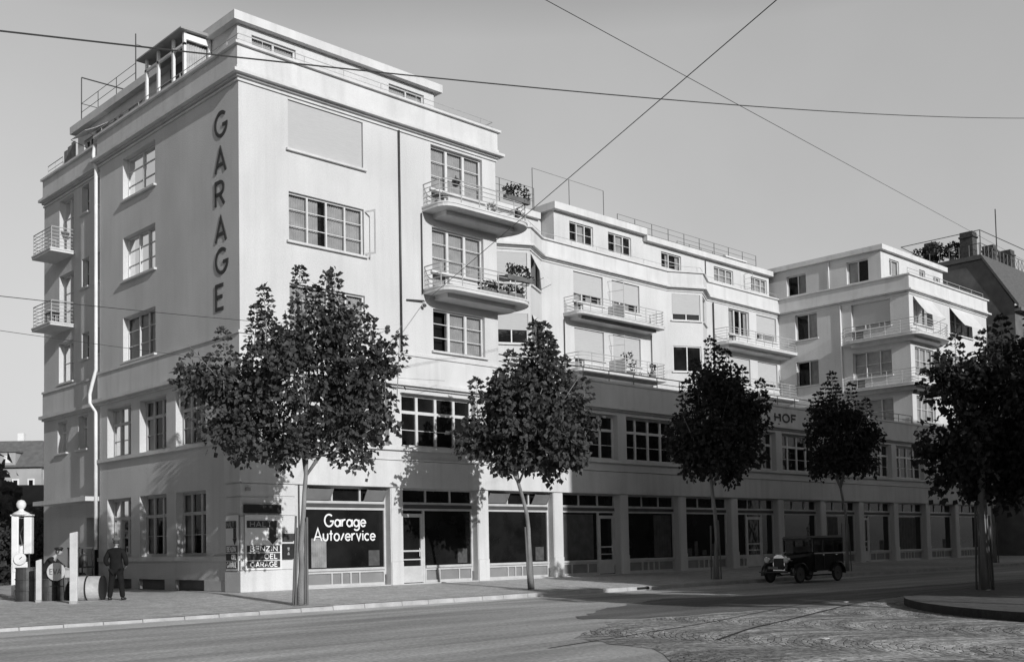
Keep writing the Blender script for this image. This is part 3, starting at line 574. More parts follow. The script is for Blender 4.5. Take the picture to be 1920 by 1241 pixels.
# fences on the roof terraces
def roof_fence(x0, x1, y, z, h, n, rails, r=.018):
    m2 = MB()
    for i in range(n+1): xx = x0+(x1-x0)*i/n; m2.tube([(xx, y, z), (xx, y, z+h)], r*1.6, 5)
    for k in rails: m2.tube([(x0, y, z+h*k), (x1, y, z+h*k)], r*.8, 4)
    m2.build('roof_fence', mat('fence_iron', .12, .6), B)
roof_fence(13.3, 28.5, 12.6, 22.7, 1.7, 5, (.5,.75,1)); roof_fence(29.0, 36.0, 13.2, 23.2, 2.8, 2, (1,)); roof_fence(36.5, 53.5, 12.4, 22.8, 1.5, 9, (.45,.75,1)); roof_fence(46, 53.7, 14.5, 22.8, 1.8, 5, (.4,.7,1))
m2 = MB(); m2.box(49.5, 51.9, 12.6, 14.2, 22.8, 23.5); m2.box(49.2, 52.1, 12.3, 14.4, 23.5, 23.62); m2.build('roof_hatch', TRIM, B)
m2 = MB(); XR = 1.68
m2.tube([(XR,18.4,23.0), (XR,18.4,25.75)], .03, 5); m2.tube([(XR,12.2,23.0), (XR,12.2,25.8)], .03, 5)
for k in range(3): m2.tube([(XR,18.4,23.5+.45*k), (XR,12.2,23.5+.45*k)], .018, 4)
for yy in (16.4,14.3): m2.tube([(XR,yy,23.1), (XR,yy,24.4)], .02, 4)
m2.tube([(XR,18.4,25.75), (5.6,18.3,25.75)], .035, 5); m2.tube([(XR,18.4,24.4), (5.0,18.4,24.4)], .018, 4); m2.tube([(XR,12.2,25.3), (5.2,12.2,25.3)], .012, 4)
m2.build('drying_frame', DIRON, B)
# glazed loggia on the side roof terrace
m2 = MB(); x0, x1, y0, y1, z0, z1 = .25, 1.45, 4.7, 8.3, 19.7, 22.75
for yy in (4.7, 5.65, 7.0, 8.1): m2.box(x0, x0+.1, yy, yy+.14, z0, z1)
m2.box(x0, x0+.1, 4.7, 8.3, 22.2, 22.3); m2.box(x1-.1, x1, 4.7, 4.82, z0, z1); m2.box(x0+.1, x1-.1, 4.7, 4.8, 22.45, 22.7); m2.box(x0+.1, x1-.1, 4.7, 4.8, 19.7, 20.3)
lg = m2.build('loggia', WHITE, B)
m2 = MB(); m2.hexa([(x0-.25,4.5,z1), (x1+.1,4.5,z1+.02), (x1+.1,8.6,z1+.02), (x0-.25,8.6,z1), (x0-.25,4.5,z1+.06), (x1+.1,4.5,z1+.16), (x1+.1,8.6,z1+.16), (x0-.25,8.6,z1+.06)]); m2.build('loggia_roof', mat('tin_roof', .3, .6), lg)
m2 = MB(); n = 18
for i in range(n):
    xa = x0+.1+(x1-x0-.2)*i/n; xb = x0+.1+(x1-x0-.2)*(i+1)/n; m2.poly([(xa,4.9+.04*(i % 2),20.3), (xb,4.9+.04*((i+1) % 2),20.3), (xb,4.9+.04*((i+1) % 2),22.4), (xa,4.9+.04*(i % 2),22.4)])
m2.build('curtain', CURT, lg)
m2 = MB(); m2.poly([(1.44,4.82,19.7), (1.44,8.3,19.7), (1.44,8.3,22.7), (1.44,4.82,22.7)]); m2.build('loggia_back', mat('loggia_shade', .12, .9), lg)
# small rails and a screen at the far left terrace
railing(B, [(.55,19.8), (.55,17.9)], 20.5, .75, 3, .014, 1.0); m2 = MB()
for k in range(3): m2.box(.6, .66, 16.6+.45*k, 17.0+.45*k, 20.5, 21.7-.1*k)
m2.build('terrace_screen', mat('screen_cloth', .2, .9, .2, 6), B)
# pipes
def pipe(pts, r=.06, mt=ZINC, nm='drainpipe'): q = MB(); q.tube(pts, r, 8); return q.build(nm, mt, B, smooth=True)
pipe([(-.03,12.75,20.3), (-.12,12.7,19.7), (-.12,12.42,19.0), (-.12,12.42,9.8), (-.25,12.5,9.2), (-.32,12.62,8.7), (-.32,12.62,8.3), (-.14,12.4,7.9), (-.14,12.4,1.7)], .085)
pipe([(7.55,-.06,19.1), (7.55,-.06,9.7)], .045, DIRON); pipe([(8.72,-.06,15.8), (8.72,-.06,12.3)], .03, DIRON)
pipe([(45.0,10.62,19.0), (45.0,10.62,9.7)], .055, DIRON); pipe([(53.78,5.35,19.1), (53.78,5.35,12.5)], .06, WHITE); pipe([(54.12,6.4,22.7), (54.12,6.4,20.5)], .05, WHITE); pipe([(45.2,11.36,22.3), (45.2,11.36,20.5)], .04, DIRON)
pipe([(29.0,10.62,15.7), (29.0,10.62,9.7)], .03, DIRON); pipe([(37.7,10.62,12.2), (37.7,10.62,15.7)], .03, DIRON)
pipe([(2.45,-.08,.1),(2.45,-.08,5.5)], .02, DIRON, 'cable')
# entrance on the far left with its canopy
m2 = MB(); m2.box(-.62, .4, 12.4, 18.6, 3.88, 4.08); m2.build('entrance_canopy', TRIM, B)
window(B, F_left, 13.35, 14.7, .03, 3.2, dep=.45, mull=(), trans=(.75,), sill=False, name='door', frame=BLACK)

# ------------------------------------------------------------------ shop fronts
def bracket_top(F, a, b, open_t=True, fr=GFRAME, vents=True):
    pass
HIDE = mat('blind_box', .06, .7, .2)
for i, (a, b) in enumerate(shop_x):
    F = F_main; dep = .42; m2 = MB(); fw_ = .09
    F.box(m2, a, a+fw_, .45, 4.0, -dep, -dep+.09); F.box(m2, b-fw_, b, .45, 4.0, -dep, -dep+.09)
    F.box(m2, a+fw_, b-fw_, 3.08, 3.17, -dep, -dep+.12); F.box(m2, a+fw_, b-fw_, 3.33, 3.43, -dep, -dep+.12); F.box(m2, a+fw_, b-fw_, 3.93, 4.0, -dep, -dep+.08)
    for t in (.36, .69): F.box(m2, a+(b-a)*t-.04, a+(b-a)*t+.04, 3.43, 3.93, -dep, -dep+.08)
    door = {1: (0, .34), 3: (.68, 1.0), 6: (.3, .7), 9: (0, .3)}.get(i)
    segs = [(a+fw_, b-fw_)]
    if door:
        d0, d1 = a+(b-a)*door[0], a+(b-a)*door[1]
        segs = [s for s in ((a+fw_, d0), (d1, b-fw_)) if s[1]-s[0] > .3]
    for s0, s1 in segs:
        F.box(m2, s0, s1, .66, .76, -dep+.0, -dep+.2); F.box(m2, s0, s1, .56, .66, -dep, -dep+.12)
        n = 5
        F.box(m2, s0, s1, .03, .14, -dep, -dep+.12)
        cuts = [0, .34, .46, .57, .68, 1] if s1-s0 > 3 else [0, .3, .72, 1]
        for c in cuts: uu = s0+(s1-s0)*c; uu = min(max(uu, s0+.03), s1-.03); F.box(m2, uu-.03, uu+.03, .14, .56, -dep, -dep+.12)
    if door:
        for uu in (d0+.05, d1-.05):
            if a+fw_ < uu < b-fw_: F.box(m2, uu-.05, uu+.05, .03, 3.08, -dep, -dep+.1)
    sf = m2.build('shop_front', GFRAME, B)
    g = MB(); F.quad(g, a, b, .03, 4.0, -dep+.02); g.build('shop_glass', DGLASS, sf)
    p2 = MB()
    for s0, s1 in segs: F.quad(p2, s0, s1, .1, .58, -dep+.05)
    p2.build('vent_panel', mat('vent_panel', .22, .7, .15), sf)
    bx = MB(); F.box(bx, a+fw_+.01, b-fw_-.01, 3.18, 3.32, -dep+.03, -dep+.16); bx.build('blind_box', HIDE, sf)
    if door:
        dm = MB(); u0, u1 = max(d0+.1, a+fw_), min(d1-.1, b-fw_)
        for q in ((u0,u0+.12,.06,2.95),(u1-.12,u1,.06,2.95),(u0+.12,u1-.12,.06,.75),(u0+.12,u1-.12,2.8,2.95),(u0+.12,u1-.12,1.35,1.42),(u0+.12,u1-.12,1.0,1.05)): F.box(dm, *q, -dep+.03, -dep+.09)
        dd = dm.build('door', GFRAME, sf); hm = MB(); hm.tube([F.p(u1-.2,1.15,-dep+.12), F.p(u1-.2,1.5,-dep+.12)], .02); hm.build('door_handle', ZINC, sf)
    if i in (0, 2):                      # tilted fanlights
        for t0, t1 in ((0.02,.34),(.71,.98)):
            u0, u1 = a+(b-a)*t0+.06, a+(b-a)*t1-.04; vm = MB(); k = .28
            for q0, q1, zz0, zz1 in ((u0,u0+.05,3.44,3.9),(u1-.05,u1,3.44,3.9)): vm.hexa([F.p(q0,zz0,-dep+.1), F.p(q1,zz0,-dep+.1), F.p(q1,zz0,-dep+.14), F.p(q0,zz0,-dep+.14), F.p(q0,zz1,-dep+.1+k), F.p(q1,zz1,-dep+.1+k), F.p(q1,zz1,-dep+.14+k), F.p(q0,zz1,-dep+.14+k)])
            vm.poly([F.p(u0+.05,3.46,-dep+.12), F.p(u1-.05,3.46,-dep+.12), F.p(u1-.05,3.88,-dep+.12+k), F.p(u0+.05,3.88,-dep+.12+k)])
            vm.build('fanlight', mat('grey_pane', .2, .25), sf)
    if i in (0, 1, 2, 5, 7, 9, 11):
        pu = b-fw_-(.75 if i < 3 else 1.3)
        for q0, q1, q2 in [(pu, pu+.55, 1.45)]+([(a+.5,a+.95,1.2),(a+1.2,a+1.5,1.6),(a+1.9,a+2.3,1.1)] if i == 5 else []):
            pm = MB(); F.box(pm, q0, q1, .82, q2, -dep+.022, -dep+.03); pm.build('poster', mat('window_poster', .07, .9, .3, 6), sf)
    # display behind the glass: curtain or board, seen as a paler panel just inside
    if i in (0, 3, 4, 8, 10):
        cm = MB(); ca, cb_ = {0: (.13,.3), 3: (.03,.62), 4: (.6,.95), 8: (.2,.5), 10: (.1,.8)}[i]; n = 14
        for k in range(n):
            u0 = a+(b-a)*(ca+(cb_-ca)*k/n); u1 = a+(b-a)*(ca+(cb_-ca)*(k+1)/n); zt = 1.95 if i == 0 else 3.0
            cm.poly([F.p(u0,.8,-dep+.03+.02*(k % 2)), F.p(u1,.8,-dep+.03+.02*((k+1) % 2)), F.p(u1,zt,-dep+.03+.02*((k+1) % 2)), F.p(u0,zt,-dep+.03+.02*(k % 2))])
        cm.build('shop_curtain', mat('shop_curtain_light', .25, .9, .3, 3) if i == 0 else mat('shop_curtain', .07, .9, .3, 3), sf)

# ------------------------------------------------------------------ signs and lettering
sg = MB(); 
for k, c in enumerate('GARAGE'):
    z = (17.35, 15.95, 14.68, 13.27, 12.07, 10.7)[k]
    lettering(sg, F_side, c, 1.7, z, .9, .13, .004, .03, flip=True)
tag(sg.build('wall_sign', LETTER), 'black letters GARAGE running down the side wall at the corner', 'sign')
sg = MB(); lettering(sg, F_main, 'Garage', 3.9, 2.42, .47, .065, -.37, .015, width=1.98, gap=.2); lettering(sg, F_main, 'Autoservice', 3.4, 1.86, .47, .06, -.37, .015, width=2.95, gap=.2)
tag(sg.build('window_sign', LWHITE), 'white words Garage Autoservice on the first shop window', 'sign')
sg = MB(); lettering(sg, F_main, 'HOF', 35.75, 8.68, .46, .1, .08, .03, width=2.3, gap=.35)
tag(sg.build('facade_sign', LETTER), 'dark letters HOF on the band above the shops, beside the third tree', 'sign')
def halt(F, u0, u1, flip, nm, label):
    r = empty(nm, F.p((u0+u1)/2, .8, .1), label=label, cat='sign'); base = Vector(r.location)
    def pb(q, name, mt):
        o = q.build(name, mt, r); o.location = -base; return o
    W = u1-u0; X = (lambda t: u0+W*t) if not flip else (lambda t: u1-W*t)
    def bx(q, t0, t1, z0, z1, d0, d1): a, c = sorted((X(t0), X(t1))); F.box(q, a, c, z0, z1, d0, d1)
    q = MB(); bx(q, -.02, 1.03, .8, 2.84, .095, .115); pb(q, 'board', mat('sign_board', .72, .7, .05))
    q = MB(); bx(q, .03, .88, 2.36, 2.62, .12, .135); pb(q, 'word_plate', LETTER); q = MB(); lettering(q, F, 'HALT', X(.12), 2.4, .19, .035, .137, .008, width=W*.6, flip=flip, gap=.3); pb(q, 'letters', mat('sign_grey', .3, .7))
    q = MB(); bx(q, .66, .86, 1.98, 2.355, .12, .135); t0, t1, tm = X(.6), X(.92), X(.76)
    q.hexa([F.p(t0,1.975,.12), F.p(tm,1.74,.12), F.p(tm,1.74,.135), F.p(t0,1.975,.135), F.p(tm-.001,1.976,.12), F.p(t1,1.975,.12), F.p(t1,1.975,.135), F.p(tm-.001,1.976,.135)]); pb(q, 'arrow', LETTER)
    for w_, z in (('BENZIN', 1.46), ('OEL', 1.17), ('GARAGE', .88)):
        q = MB(); bx(q, .03, .97, z, z+.25, .12, .135); pb(q, 'word_plate', LETTER)
        q = MB(); n = {6: .76, 3: .36}[len(w_)]; lettering(q, F, w_, X(.88-n), z+.04, .17, .034, .137, .008, width=W*n, flip=flip, gap=.3); pb(q, 'letters', LWHITE)
    return r
halt(F_main, .12, 1.6, False, 'petrol_sign', 'HALT BENZIN OEL GARAGE board with arrow on the sunny corner front')
halt(F_side, .05, .9, True, 'petrol_sign', 'shaded HALT BENZIN OEL GARAGE board round the corner on the side wall')
def plate(nm, u0, u1, z0, z1, label, mt=BLACK, marks=()):
    r = empty(nm, F_main.p(u0, z0, .1), label=label, cat='sign'); b_ = Vector(r.location); q = MB(); F_main.box(q, u0, u1, z0, z1, .095, .15); o = q.build('plate', mt, r); o.location = -b_
    for mk in marks: q = MB(); F_main.box(q, *mk, .155, .165); o = q.build('mark', mat('sign_grey', .3, .7), r); o.location = -b_
plate('notice_board', .04, 1.62, 2.9, 3.22, 'long dark board fixed above the petrol sign')
plate('showcase', 1.68, 2.15, 1.18, 1.76, 'small black glass showcase right of the petrol sign', marks=((1.86,1.95,1.55,1.62),(1.88,1.94,1.5,1.55),(1.86,1.95,1.33,1.4),(1.89,1.93,1.4,1.45)))
plate('name_plate', 1.7, 2.17, 1.86, 2.14, 'dark plate just above the small showcase', LETTER)
plate('house_number', .12, .32, 3.72, 3.84, 'tiny number plate high on the corner pier', mat('sign_grey', .3, .7))

# ------------------------------------------------------------------ trees
TR = Vector((.7212, -.6925, 0)); TF = Vector((.6925, .7212, 0))     # tree blobs are laid out along and across this diagonal
def leaf(mb, c, d, size, droop):
    n = Vector((random.uniform(-1,1), random.uniform(-1,1), random.uniform(-.3,1))).normalized()
    d = (d + Vector((0,0,-droop))).normalized(); sd = d.cross(n)
    if sd.length < .05: return
    sd.normalize(); nn = sd.cross(d); L_ = size*random.uniform(.75,1.2); W = L_*random.uniform(.36,.5); f = nn*L_*.12
    k = len(mb.v); mb.v += [tuple(c), tuple(c+d*L_*.45+sd*W+f), tuple(c+d*L_*.4-sd*W+f), tuple(c+d*L_*.42), tuple(c+d*L_)]
    mb.f += [(k,k+3,k+1), (k+3,k+4,k+1), (k,k+2,k+3), (k+3,k+2,k+4)]; mb.mi += [0]*4
def tree(name, base, hT, blobs, dens, lsize, seed, label, trunk_r=.14, lean=(0,0), bend=0, shoots=(), leafm=None, stakes=0, group=None, barkm=None, cat='tree', hp=0.0):
    random.seed(seed); r = empty(name, base, label=label, cat=cat, group=group); mb = MB()
    T = Vector((lean[0], lean[1], 0)); tp = []
    for i in range(9):
        t = i/8; p = T*t + Vector((0,0,hT*t)) + TR*bend*sin(pi*t*1.3)*(t) + Vector((random.uniform(-.02,.02), random.uniform(-.02,.02), 0)); tp.append(p)
    mb.tube(tp, [trunk_r*(1.35-.5*min(1,i/2)) if i < 2 else trunk_r*(1-.045*i) for i in range(9)], 9); o = mb.build('trunk', barkm or BARK, r, smooth=True)
    mb = MB(); topp = tp[-1]; ends = []
    for h, z, rh, rz in blobs:
        c = TR*h + Vector((0,0,z))
        for q in range(2 if rh > .8 else 1):
            e = c + TR*random.uniform(-.5,.5)*rh + TF*random.uniform(-.6,.6)*rh + Vector((0,0,random.uniform(0,.5)*rz)); mid = topp.lerp(e, .45) + Vector((0,0,-.1*abs(h)))
            s0 = tp[random.choice((7,8,8))]; mb.tube([s0, mid, e, e+(e-mid)*.5], [trunk_r*.5, trunk_r*.33, trunk_r*.18, .01], 6)
    mb.tube([topp, topp+Vector((0,0,1.4)), Vector((blobs[0][0]*.5*TR.x, blobs[0][0]*.5*TR.y, blobs[0][1]+blobs[0][3]*.8))], [trunk_r*.62, trunk_r*.4, .02], 7); mb.build('limb', barkm or BARK, r, smooth=True)
    mb = MB(); LM = leafm or LEAF; bl = []
    for h, z, rh, rz in blobs:
        bl.append((h, z, rh*.86, rz*.84, 0))
        for q in range(int(4+rh*4)):
            a = random.uniform(0, 2*pi); e = random.uniform(-1, 1)*.9; k = random.uniform(.85, 1.15); sr = random.uniform(.28, .5)*(.6+.4*min(1, rh)); bl.append((h+rh*k*cos(a)*cos(e), z+rz*k*sin(e), sr, sr*random.uniform(.8,1.3), rh*k*sin(a)*cos(e)))
    for h, z, rh, rz, ff in bl:
        c = TR*h + TF*ff + Vector((0,0,z)); n = int(dens*(rh*rh*rz)**.72*(1.0 if rh > .6 else .9))
        for _ in range(n):
            v = Vector((random.gauss(0,1), random.gauss(0,1), random.gauss(0,1))).normalized()*random.uniform(.25,1)**.45
            wob = 1 + .16*sin(v.x*5+seed)*cos(v.z*6+seed*2)+.1*sin(v.y*9)
            p = c + TR*(v.x*rh*wob) + TF*(v.y*rh*.92*wob) + Vector((0,0,v.z*rz*wob)); outd = (p-c).normalized()
            for q in range(random.randint(5,10)): leaf(mb, p+Vector((random.gauss(0,.13), random.gauss(0,.13), random.gauss(0,.16))), (outd*.7+Vector((random.gauss(0,.6), random.gauss(0,.6), random.gauss(0,.3)))).normalized(), lsize*random.uniform(.7,1.1), random.uniform(.5,1.1) if v.z < .5 else .15)
        for _ in range(int(n*.12)):     # sprays that break the outline
            v = Vector((random.gauss(0,1), random.gauss(0,1), random.gauss(0,.8))).normalized(); p0 = c + TR*v.x*rh + TF*v.y*rh + Vector((0,0,v.z*rz))
            dd = (TR*v.x+TF*v.y+Vector((0,0,v.z*.7+.15))).normalized(); ln = random.uniform(.15,.45)
            for q in range(9): leaf(mb, p0+dd*ln*q/8+Vector((0,0,-.05*q/8)), (dd*.5+Vector((random.gauss(0,.6), random.gauss(0,.6), .1))).normalized(), lsize*.85, .6)
    for h, zt, ln in shoots:            # upright shoots with tiers of leaves
        f = random.uniform(-.5,.5); c = TR*h+TF*f; tl = random.uniform(-.12,.12)
        stm = MB(); stm.tube([c+Vector((0,0,zt-ln-.8)), c+TR*tl*ln+Vector((0,0,zt))], [.02,.008], 4); stm.build('shoot', BARK, r); nt = max(2, int(ln/.19))
        for q in range(nt):
            t = (q+.5)/nt; pz = Vector((0,0,zt-ln*(1-t))) + TR*tl*ln*t; a0 = random.uniform(0,6.3); rr = (.22+.4*(1-t))*random.uniform(.8,1.1)
            for k in range(8):
                a = a0+k*pi/4+random.uniform(-.3,.3); dr = TR*cos(a)+TF*sin(a)
                for s_ in (.35, .9): leaf(mb, c+pz+dr*rr*s_*.6+Vector((0,0,random.uniform(-.04,.04))), (dr+Vector((random.gauss(0,.25), random.gauss(0,.25), random.uniform(-.1,.3)))).normalized(), lsize*.8, .12)
        for k in range(10): leaf(mb, c+TR*tl*ln+Vector((random.gauss(0,.05), random.gauss(0,.05), zt+random.uniform(-.12,.02))), Vector((random.gauss(0,.7), random.gauss(0,.7), .6)).normalized(), lsize*.7, 0)
    mb.build('crown', LM, r)
    if stakes:
        for q in range(stakes):
            a = 2*pi*q/stakes+.4; d = Vector((cos(a), sin(a), 0)); m3 = MB(); m3.tube([d*.26, d*.2+T*.3+Vector((0,0,2.5+random.uniform(-.2,.3)))], .035, 6); m3.build('stake', WOODP, r)
    return r
GT = 'young street trees on the pavement'
# horizontal offset, height, radius across, radius up
tree('street_tree', (-2.0,-6.95,-.165), 4.5, [(0.2,6.9,2.1,1.6),(-1.7,6.3,1.1,1.0),(.3,8.0,1.2,.8),(-1.4,5.3,1.0,.65),(1.9,6.3,1.05,1.1),(1.75,4.95,.6,.6),(.1,5.1,1.1,.5),(-2.8,7.0,.5,.4),(2.4,7.4,.5,.6)], 98, .2, 3,
     'largest and nearest young tree with a leaning pale trunk, left on the pavement', .095, (.15,-.12), -.05, shoots=((.15,10.6,2.0),(-.9,9.9,1.9),(1.3,10.25,1.8),(-1.55,9.4,1.9),(.7,10.35,1.7),(2.2,8.9,1.3),(3.05,8.3,1.1),(2.7,8.0,1.0),(-2.2,8.5,1.3),(-3.2,7.5,.6),(-3.6,7.3,.5),(1.9,9.4,1.3),(.4,9.9,1.5),(0,9.3,1.2),(1.7,9.0,1.2),(-.95,9.1,1.4),(-2.8,7.7,.9),(2.6,8.1,.9)), stakes=4, group=GT)
tree('street_tree', (8.76,-6.21,-.145), 4.6, [(-.1,6.6,1.8,1.5),(-1.4,6.2,.95,.85),(1.25,6.6,1.1,1.2),(.1,7.9,1.1,.8),(.4,5.2,1.5,.7),(-1.2,5.2,.8,.55),(1.6,5.1,.5,.6)], 100, .25, 5,
     'second young tree from the left, thin bent trunk before the pale pillars', .095, (-.25,.25), .25, shoots=((.45,10.35,1.8),(.75,10.1,1.5),(1.1,9.6,1.5),(.1,9.5,1.4),(-.6,9.1,1.4),(1.6,8.9,1.3),(-1.9,8.0,1.0),(2.2,8.0,.9),(-1.2,8.5,1.1),(.8,9.7,1.2)), stakes=2, group=GT)
tree('street_tree', (20.3,-6.55,-.15), 4.8, [(.2,7.1,1.75,2.0),(-.9,6.2,1.0,1.2),(1.2,6.3,1.0,1.5),(.1,8.6,1.2,.9),(.2,5.2,1.3,.6),(1.5,7.8,.7,.6)], 118, .21, 8,
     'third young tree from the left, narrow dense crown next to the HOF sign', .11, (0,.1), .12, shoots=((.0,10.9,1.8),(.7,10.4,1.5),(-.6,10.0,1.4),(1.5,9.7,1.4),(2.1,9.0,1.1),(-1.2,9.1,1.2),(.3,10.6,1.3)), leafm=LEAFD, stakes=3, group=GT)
tree('street_tree', (32.6,-6.2,-.15), 5.0, [(-.1,7.2,1.6,1.7),(-.6,8.4,1.1,.9),(1.0,7.3,.9,1.0),(-.6,5.8,1.1,.7),(.9,5.9,.8,.6)], 118, .21, 11,
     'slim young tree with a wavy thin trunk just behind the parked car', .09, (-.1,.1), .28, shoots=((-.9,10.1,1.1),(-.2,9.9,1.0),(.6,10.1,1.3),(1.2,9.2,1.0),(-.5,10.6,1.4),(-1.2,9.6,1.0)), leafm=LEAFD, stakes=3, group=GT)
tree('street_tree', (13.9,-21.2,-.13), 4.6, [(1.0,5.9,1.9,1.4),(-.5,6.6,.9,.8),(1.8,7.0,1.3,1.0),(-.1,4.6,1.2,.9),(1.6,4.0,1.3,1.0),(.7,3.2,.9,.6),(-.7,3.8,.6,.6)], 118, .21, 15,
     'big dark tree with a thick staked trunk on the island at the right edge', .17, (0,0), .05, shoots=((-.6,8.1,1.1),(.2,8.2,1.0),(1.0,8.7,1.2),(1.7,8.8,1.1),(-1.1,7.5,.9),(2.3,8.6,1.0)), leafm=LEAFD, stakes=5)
tree('street_tree', (51.5,-6.3,-.15), 4.8, [(.1,7.0,1.9,1.9),(-.9,6.0,1.1,1.1),(1.2,6.2,1.1,1.2),(.2,8.4,1.2,.9)], 80, .28, 21,
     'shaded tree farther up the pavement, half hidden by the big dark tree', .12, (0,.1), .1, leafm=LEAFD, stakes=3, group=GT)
for i, (x, y) in enumerate(((5.5,-33), (9.5,-38), (13.2,-29.5))):
    tree('roadside_tree', (x,y,RZ), 4.4, [(0,7.2,2.6,1.9),(-1.5,6.6,1.5,1.2),(1.5,6.8,1.5,1.2),(0,8.8,1.4,.9)], 34, .42, 30+i, 'tree across the road behind the viewer, casting dappled shade', .16, group='trees across the road')

# ------------------------------------------------------------------ neighbouring houses
def simple_windows(par, F, cols, rows, w_, h_, mt=DGLASS, fr=None):
    for c in cols:
        for z in rows:
            q = MB(); F.box(q, c-w_/2, c+w_/2, z, z+.06, .0, .09); F.box(q, c-w_/2, c-w_/2+.07, z+.06, z+h_, 0, .05); F.box(q, c+w_/2-.07, c+w_/2, z+.06, z+h_, 0, .05); F.box(q, c-w_/2+.07, c+w_/2-.07, z+h_-.07, z+h_, 0, .05); F.box(q, c-.03, c+.03, z+.06, z+h_-.07, 0, .05)
            o = q.build('window', fr or FRAME, par); g = MB(); F.quad(g, c-w_/2, c+w_/2, z, z+h_, .02); g.build('pane', mt, o)
NB = empty('mansard_house', (76,4,0), label='dark stone house with mansard roof beyond the right wing', cat='building'); nb0 = Vector((76,4,0))
DST = mat('dark_stone', .13, .9, .25, 1.2, .3, 8); SLATE = mat('slate', .10, .8, .25, 3, .3, 20, stretch=(1,1,6))
def nbp(q, n, mt):
    o = q.build(n, mt, NB); o.location = -nb0; return o
q = MB(); q.poly([(70,-1.2,0), (70,14,0), (70,14,24.6), (70,1.3,24.6), (70,-1.2,20.4)]); q.poly([(70,-1.2,0), (90,-1.2,0), (90,-1.2,20.2), (70,-1.2,20.2)]); q.poly([(90,-1.2,0), (90,14,0), (90,14,24.4), (90,1.3,24.4), (90,-1.2,20.2)]); q.poly([(70,14,0), (90,14,0), (90,14,24.4), (70,14,24.4)]); nbp(q, 'wall', DST)
q = MB(); q.hexa([(69.8,-1.6,20.0), (90,-1.6,20.0), (90,1.3,24.7), (69.8,1.3,24.7), (69.8,-1.6,20.35), (90,-1.6,20.35), (90,1.3,25.0), (69.8,1.3,25.0)]); q.box(69.8, 90, 1.31, 14, 24.6, 24.98); nbp(q, 'roof', SLATE)
q = MB(); q.box(69.9, 90, -1.75, -1.2, 19.8, 20.05); nbp(q, 'cornice', mat('grey_stone', .14, .9)); q = MB(); q.box(69.95, 90, -1.5, -1.2, 4.2, 4.6); nbp(q, 'string_course', mat('grey_stone', .14, .9))
FN = Face((70,-1.2), (90,-1.2), (0,-1))
for c in (2.5, 6.5, 10.5, 14.5):
    for z in (1.0, 5.6, 9.2, 12.8, 16.4):
        q = MB(); FN.box(q, c-.8, c+.8, z, z+2.2, 0, .08); o = nbp(q, 'window', mat('grey_stone', .14, .9)); q = MB(); FN.quad(q, c-.6, c+.6, z+.15, z+2.05, .09); g = q.build('pane', DGLASS, o)
for x, y, w_, h in ((69.0+1.5,2.2,.9,2.4), (74,1.9,.8,1.8), (77.2,1.7,.9,1.9), (70.6,5.6,.7,2.2)):
    q = MB(); q.box(x, x+w_, y, y+w_*1.2, 24.5, 24.9+h); q.box(x-.08, x+w_+.08, y-.08, y+w_*1.2+.08, 24.9+h-.5, 24.9+h-.35); nbp(q, 'chimney', mat('chimney_brick', .06, .9, .3, 5))
q = MB()
for k in range(9): q.tube([(70.1,1.5+.85*k,24.95), (70.1,1.5+.85*k,26.0)], .03, 4)
for k in range(14): q.tube([(70.1+.8*k,1.4,24.95), (70.1+.8*k,1.4,26.0)], .03, 4); 
for k in range(13): q.tube([(70.1+.8*k,1.4,25.0), (70.9+.8*k,1.4,25.95)], .015, 4); q.tube([(70.9+.8*k,1.4,25.0), (70.1+.8*k,1.4,25.95)], .015, 4)
q.tube([(70.1,8.3,26.0), (70.1,1.4,26.0), (81,1.4,26.0)], .03, 4); q.tube([(70.1,8.3,27.1), (70.1,1.4,27.1), (81,1.4,27.1)], .035, 5); q.tube([(70.1,1.4,24.9), (70.1,1.4,27.1)], .04, 5); q.tube([(70.1,8.3,27.1),(70.1,5.6,25.2)], .03, 4)
nbp(q, 'roof_railing', DIRON)
q = MB(); q.tube([(75,2,24.9), (75,2,30)], .05, 5); nbp(q, 'mast', DIRON)
random.seed(5)
r = empty('roof_shrub', (70.6,5.6,25), label='dark rounded shrubs in tubs on the mansard roof terrace', cat='plant'); q = MB()
for c, rr in ((Vector((0,1.2,.9)),.85), (Vector((.3,.1,1.2)),.9), (Vector((.2,-1.6,1.0)),.7)):
    for _ in range(420): v = Vector((random.gauss(0,1), random.gauss(0,1), random.gauss(0,1))).normalized()*rr*random.uniform(.4,1); leaf(q, c+v, v.normalized(), .22, .3)
q.build('foliage', LEAFD, r); q = MB()
for y in (1.2,.1,-1.6): q.lathe([(.25,-.05), (.32,.4)], (.1,y,0), 8)
q.build('tub', DST, r)
# tall house across the road, behind the viewer: it throws the shade on the right half
OB = empty('shading_house', (30,-45,0), label='tall town house across the road that shades the right half', cat='building'); ob0 = Vector((30,-45,0))
q = MB(); q.prism([(11.7,-40), (95,-40), (95,-54), (11.7,-54)], RZ, 24.2); o = q.build('wall', mat('opposite_plaster', .13, .9), OB); o.location = -ob0
q = MB(); q.hexa([(11.7,-40.0,24.2), (95,-40.0,24.2), (95,-54,24.2), (11.7,-54,24.2), (11.7,-46,25.5), (95,-46,25.5), (95,-50,25.5), (11.7,-50,25.5)]); o = q.build('roof', SLATE, OB); o.location = -ob0
FO = Face((11.7,-40), (95,-40), (0,1))
for k in range(14):
    q = MB()
    for z in (1.5, 5.5, 9.3, 13.1, 16.9, 20.6): FO.box(q, 3+6*k, 5.2+6*k, z, z+2.2, .01, .08)
    o = q.build('window', DGLASS, OB); o.location = -ob0

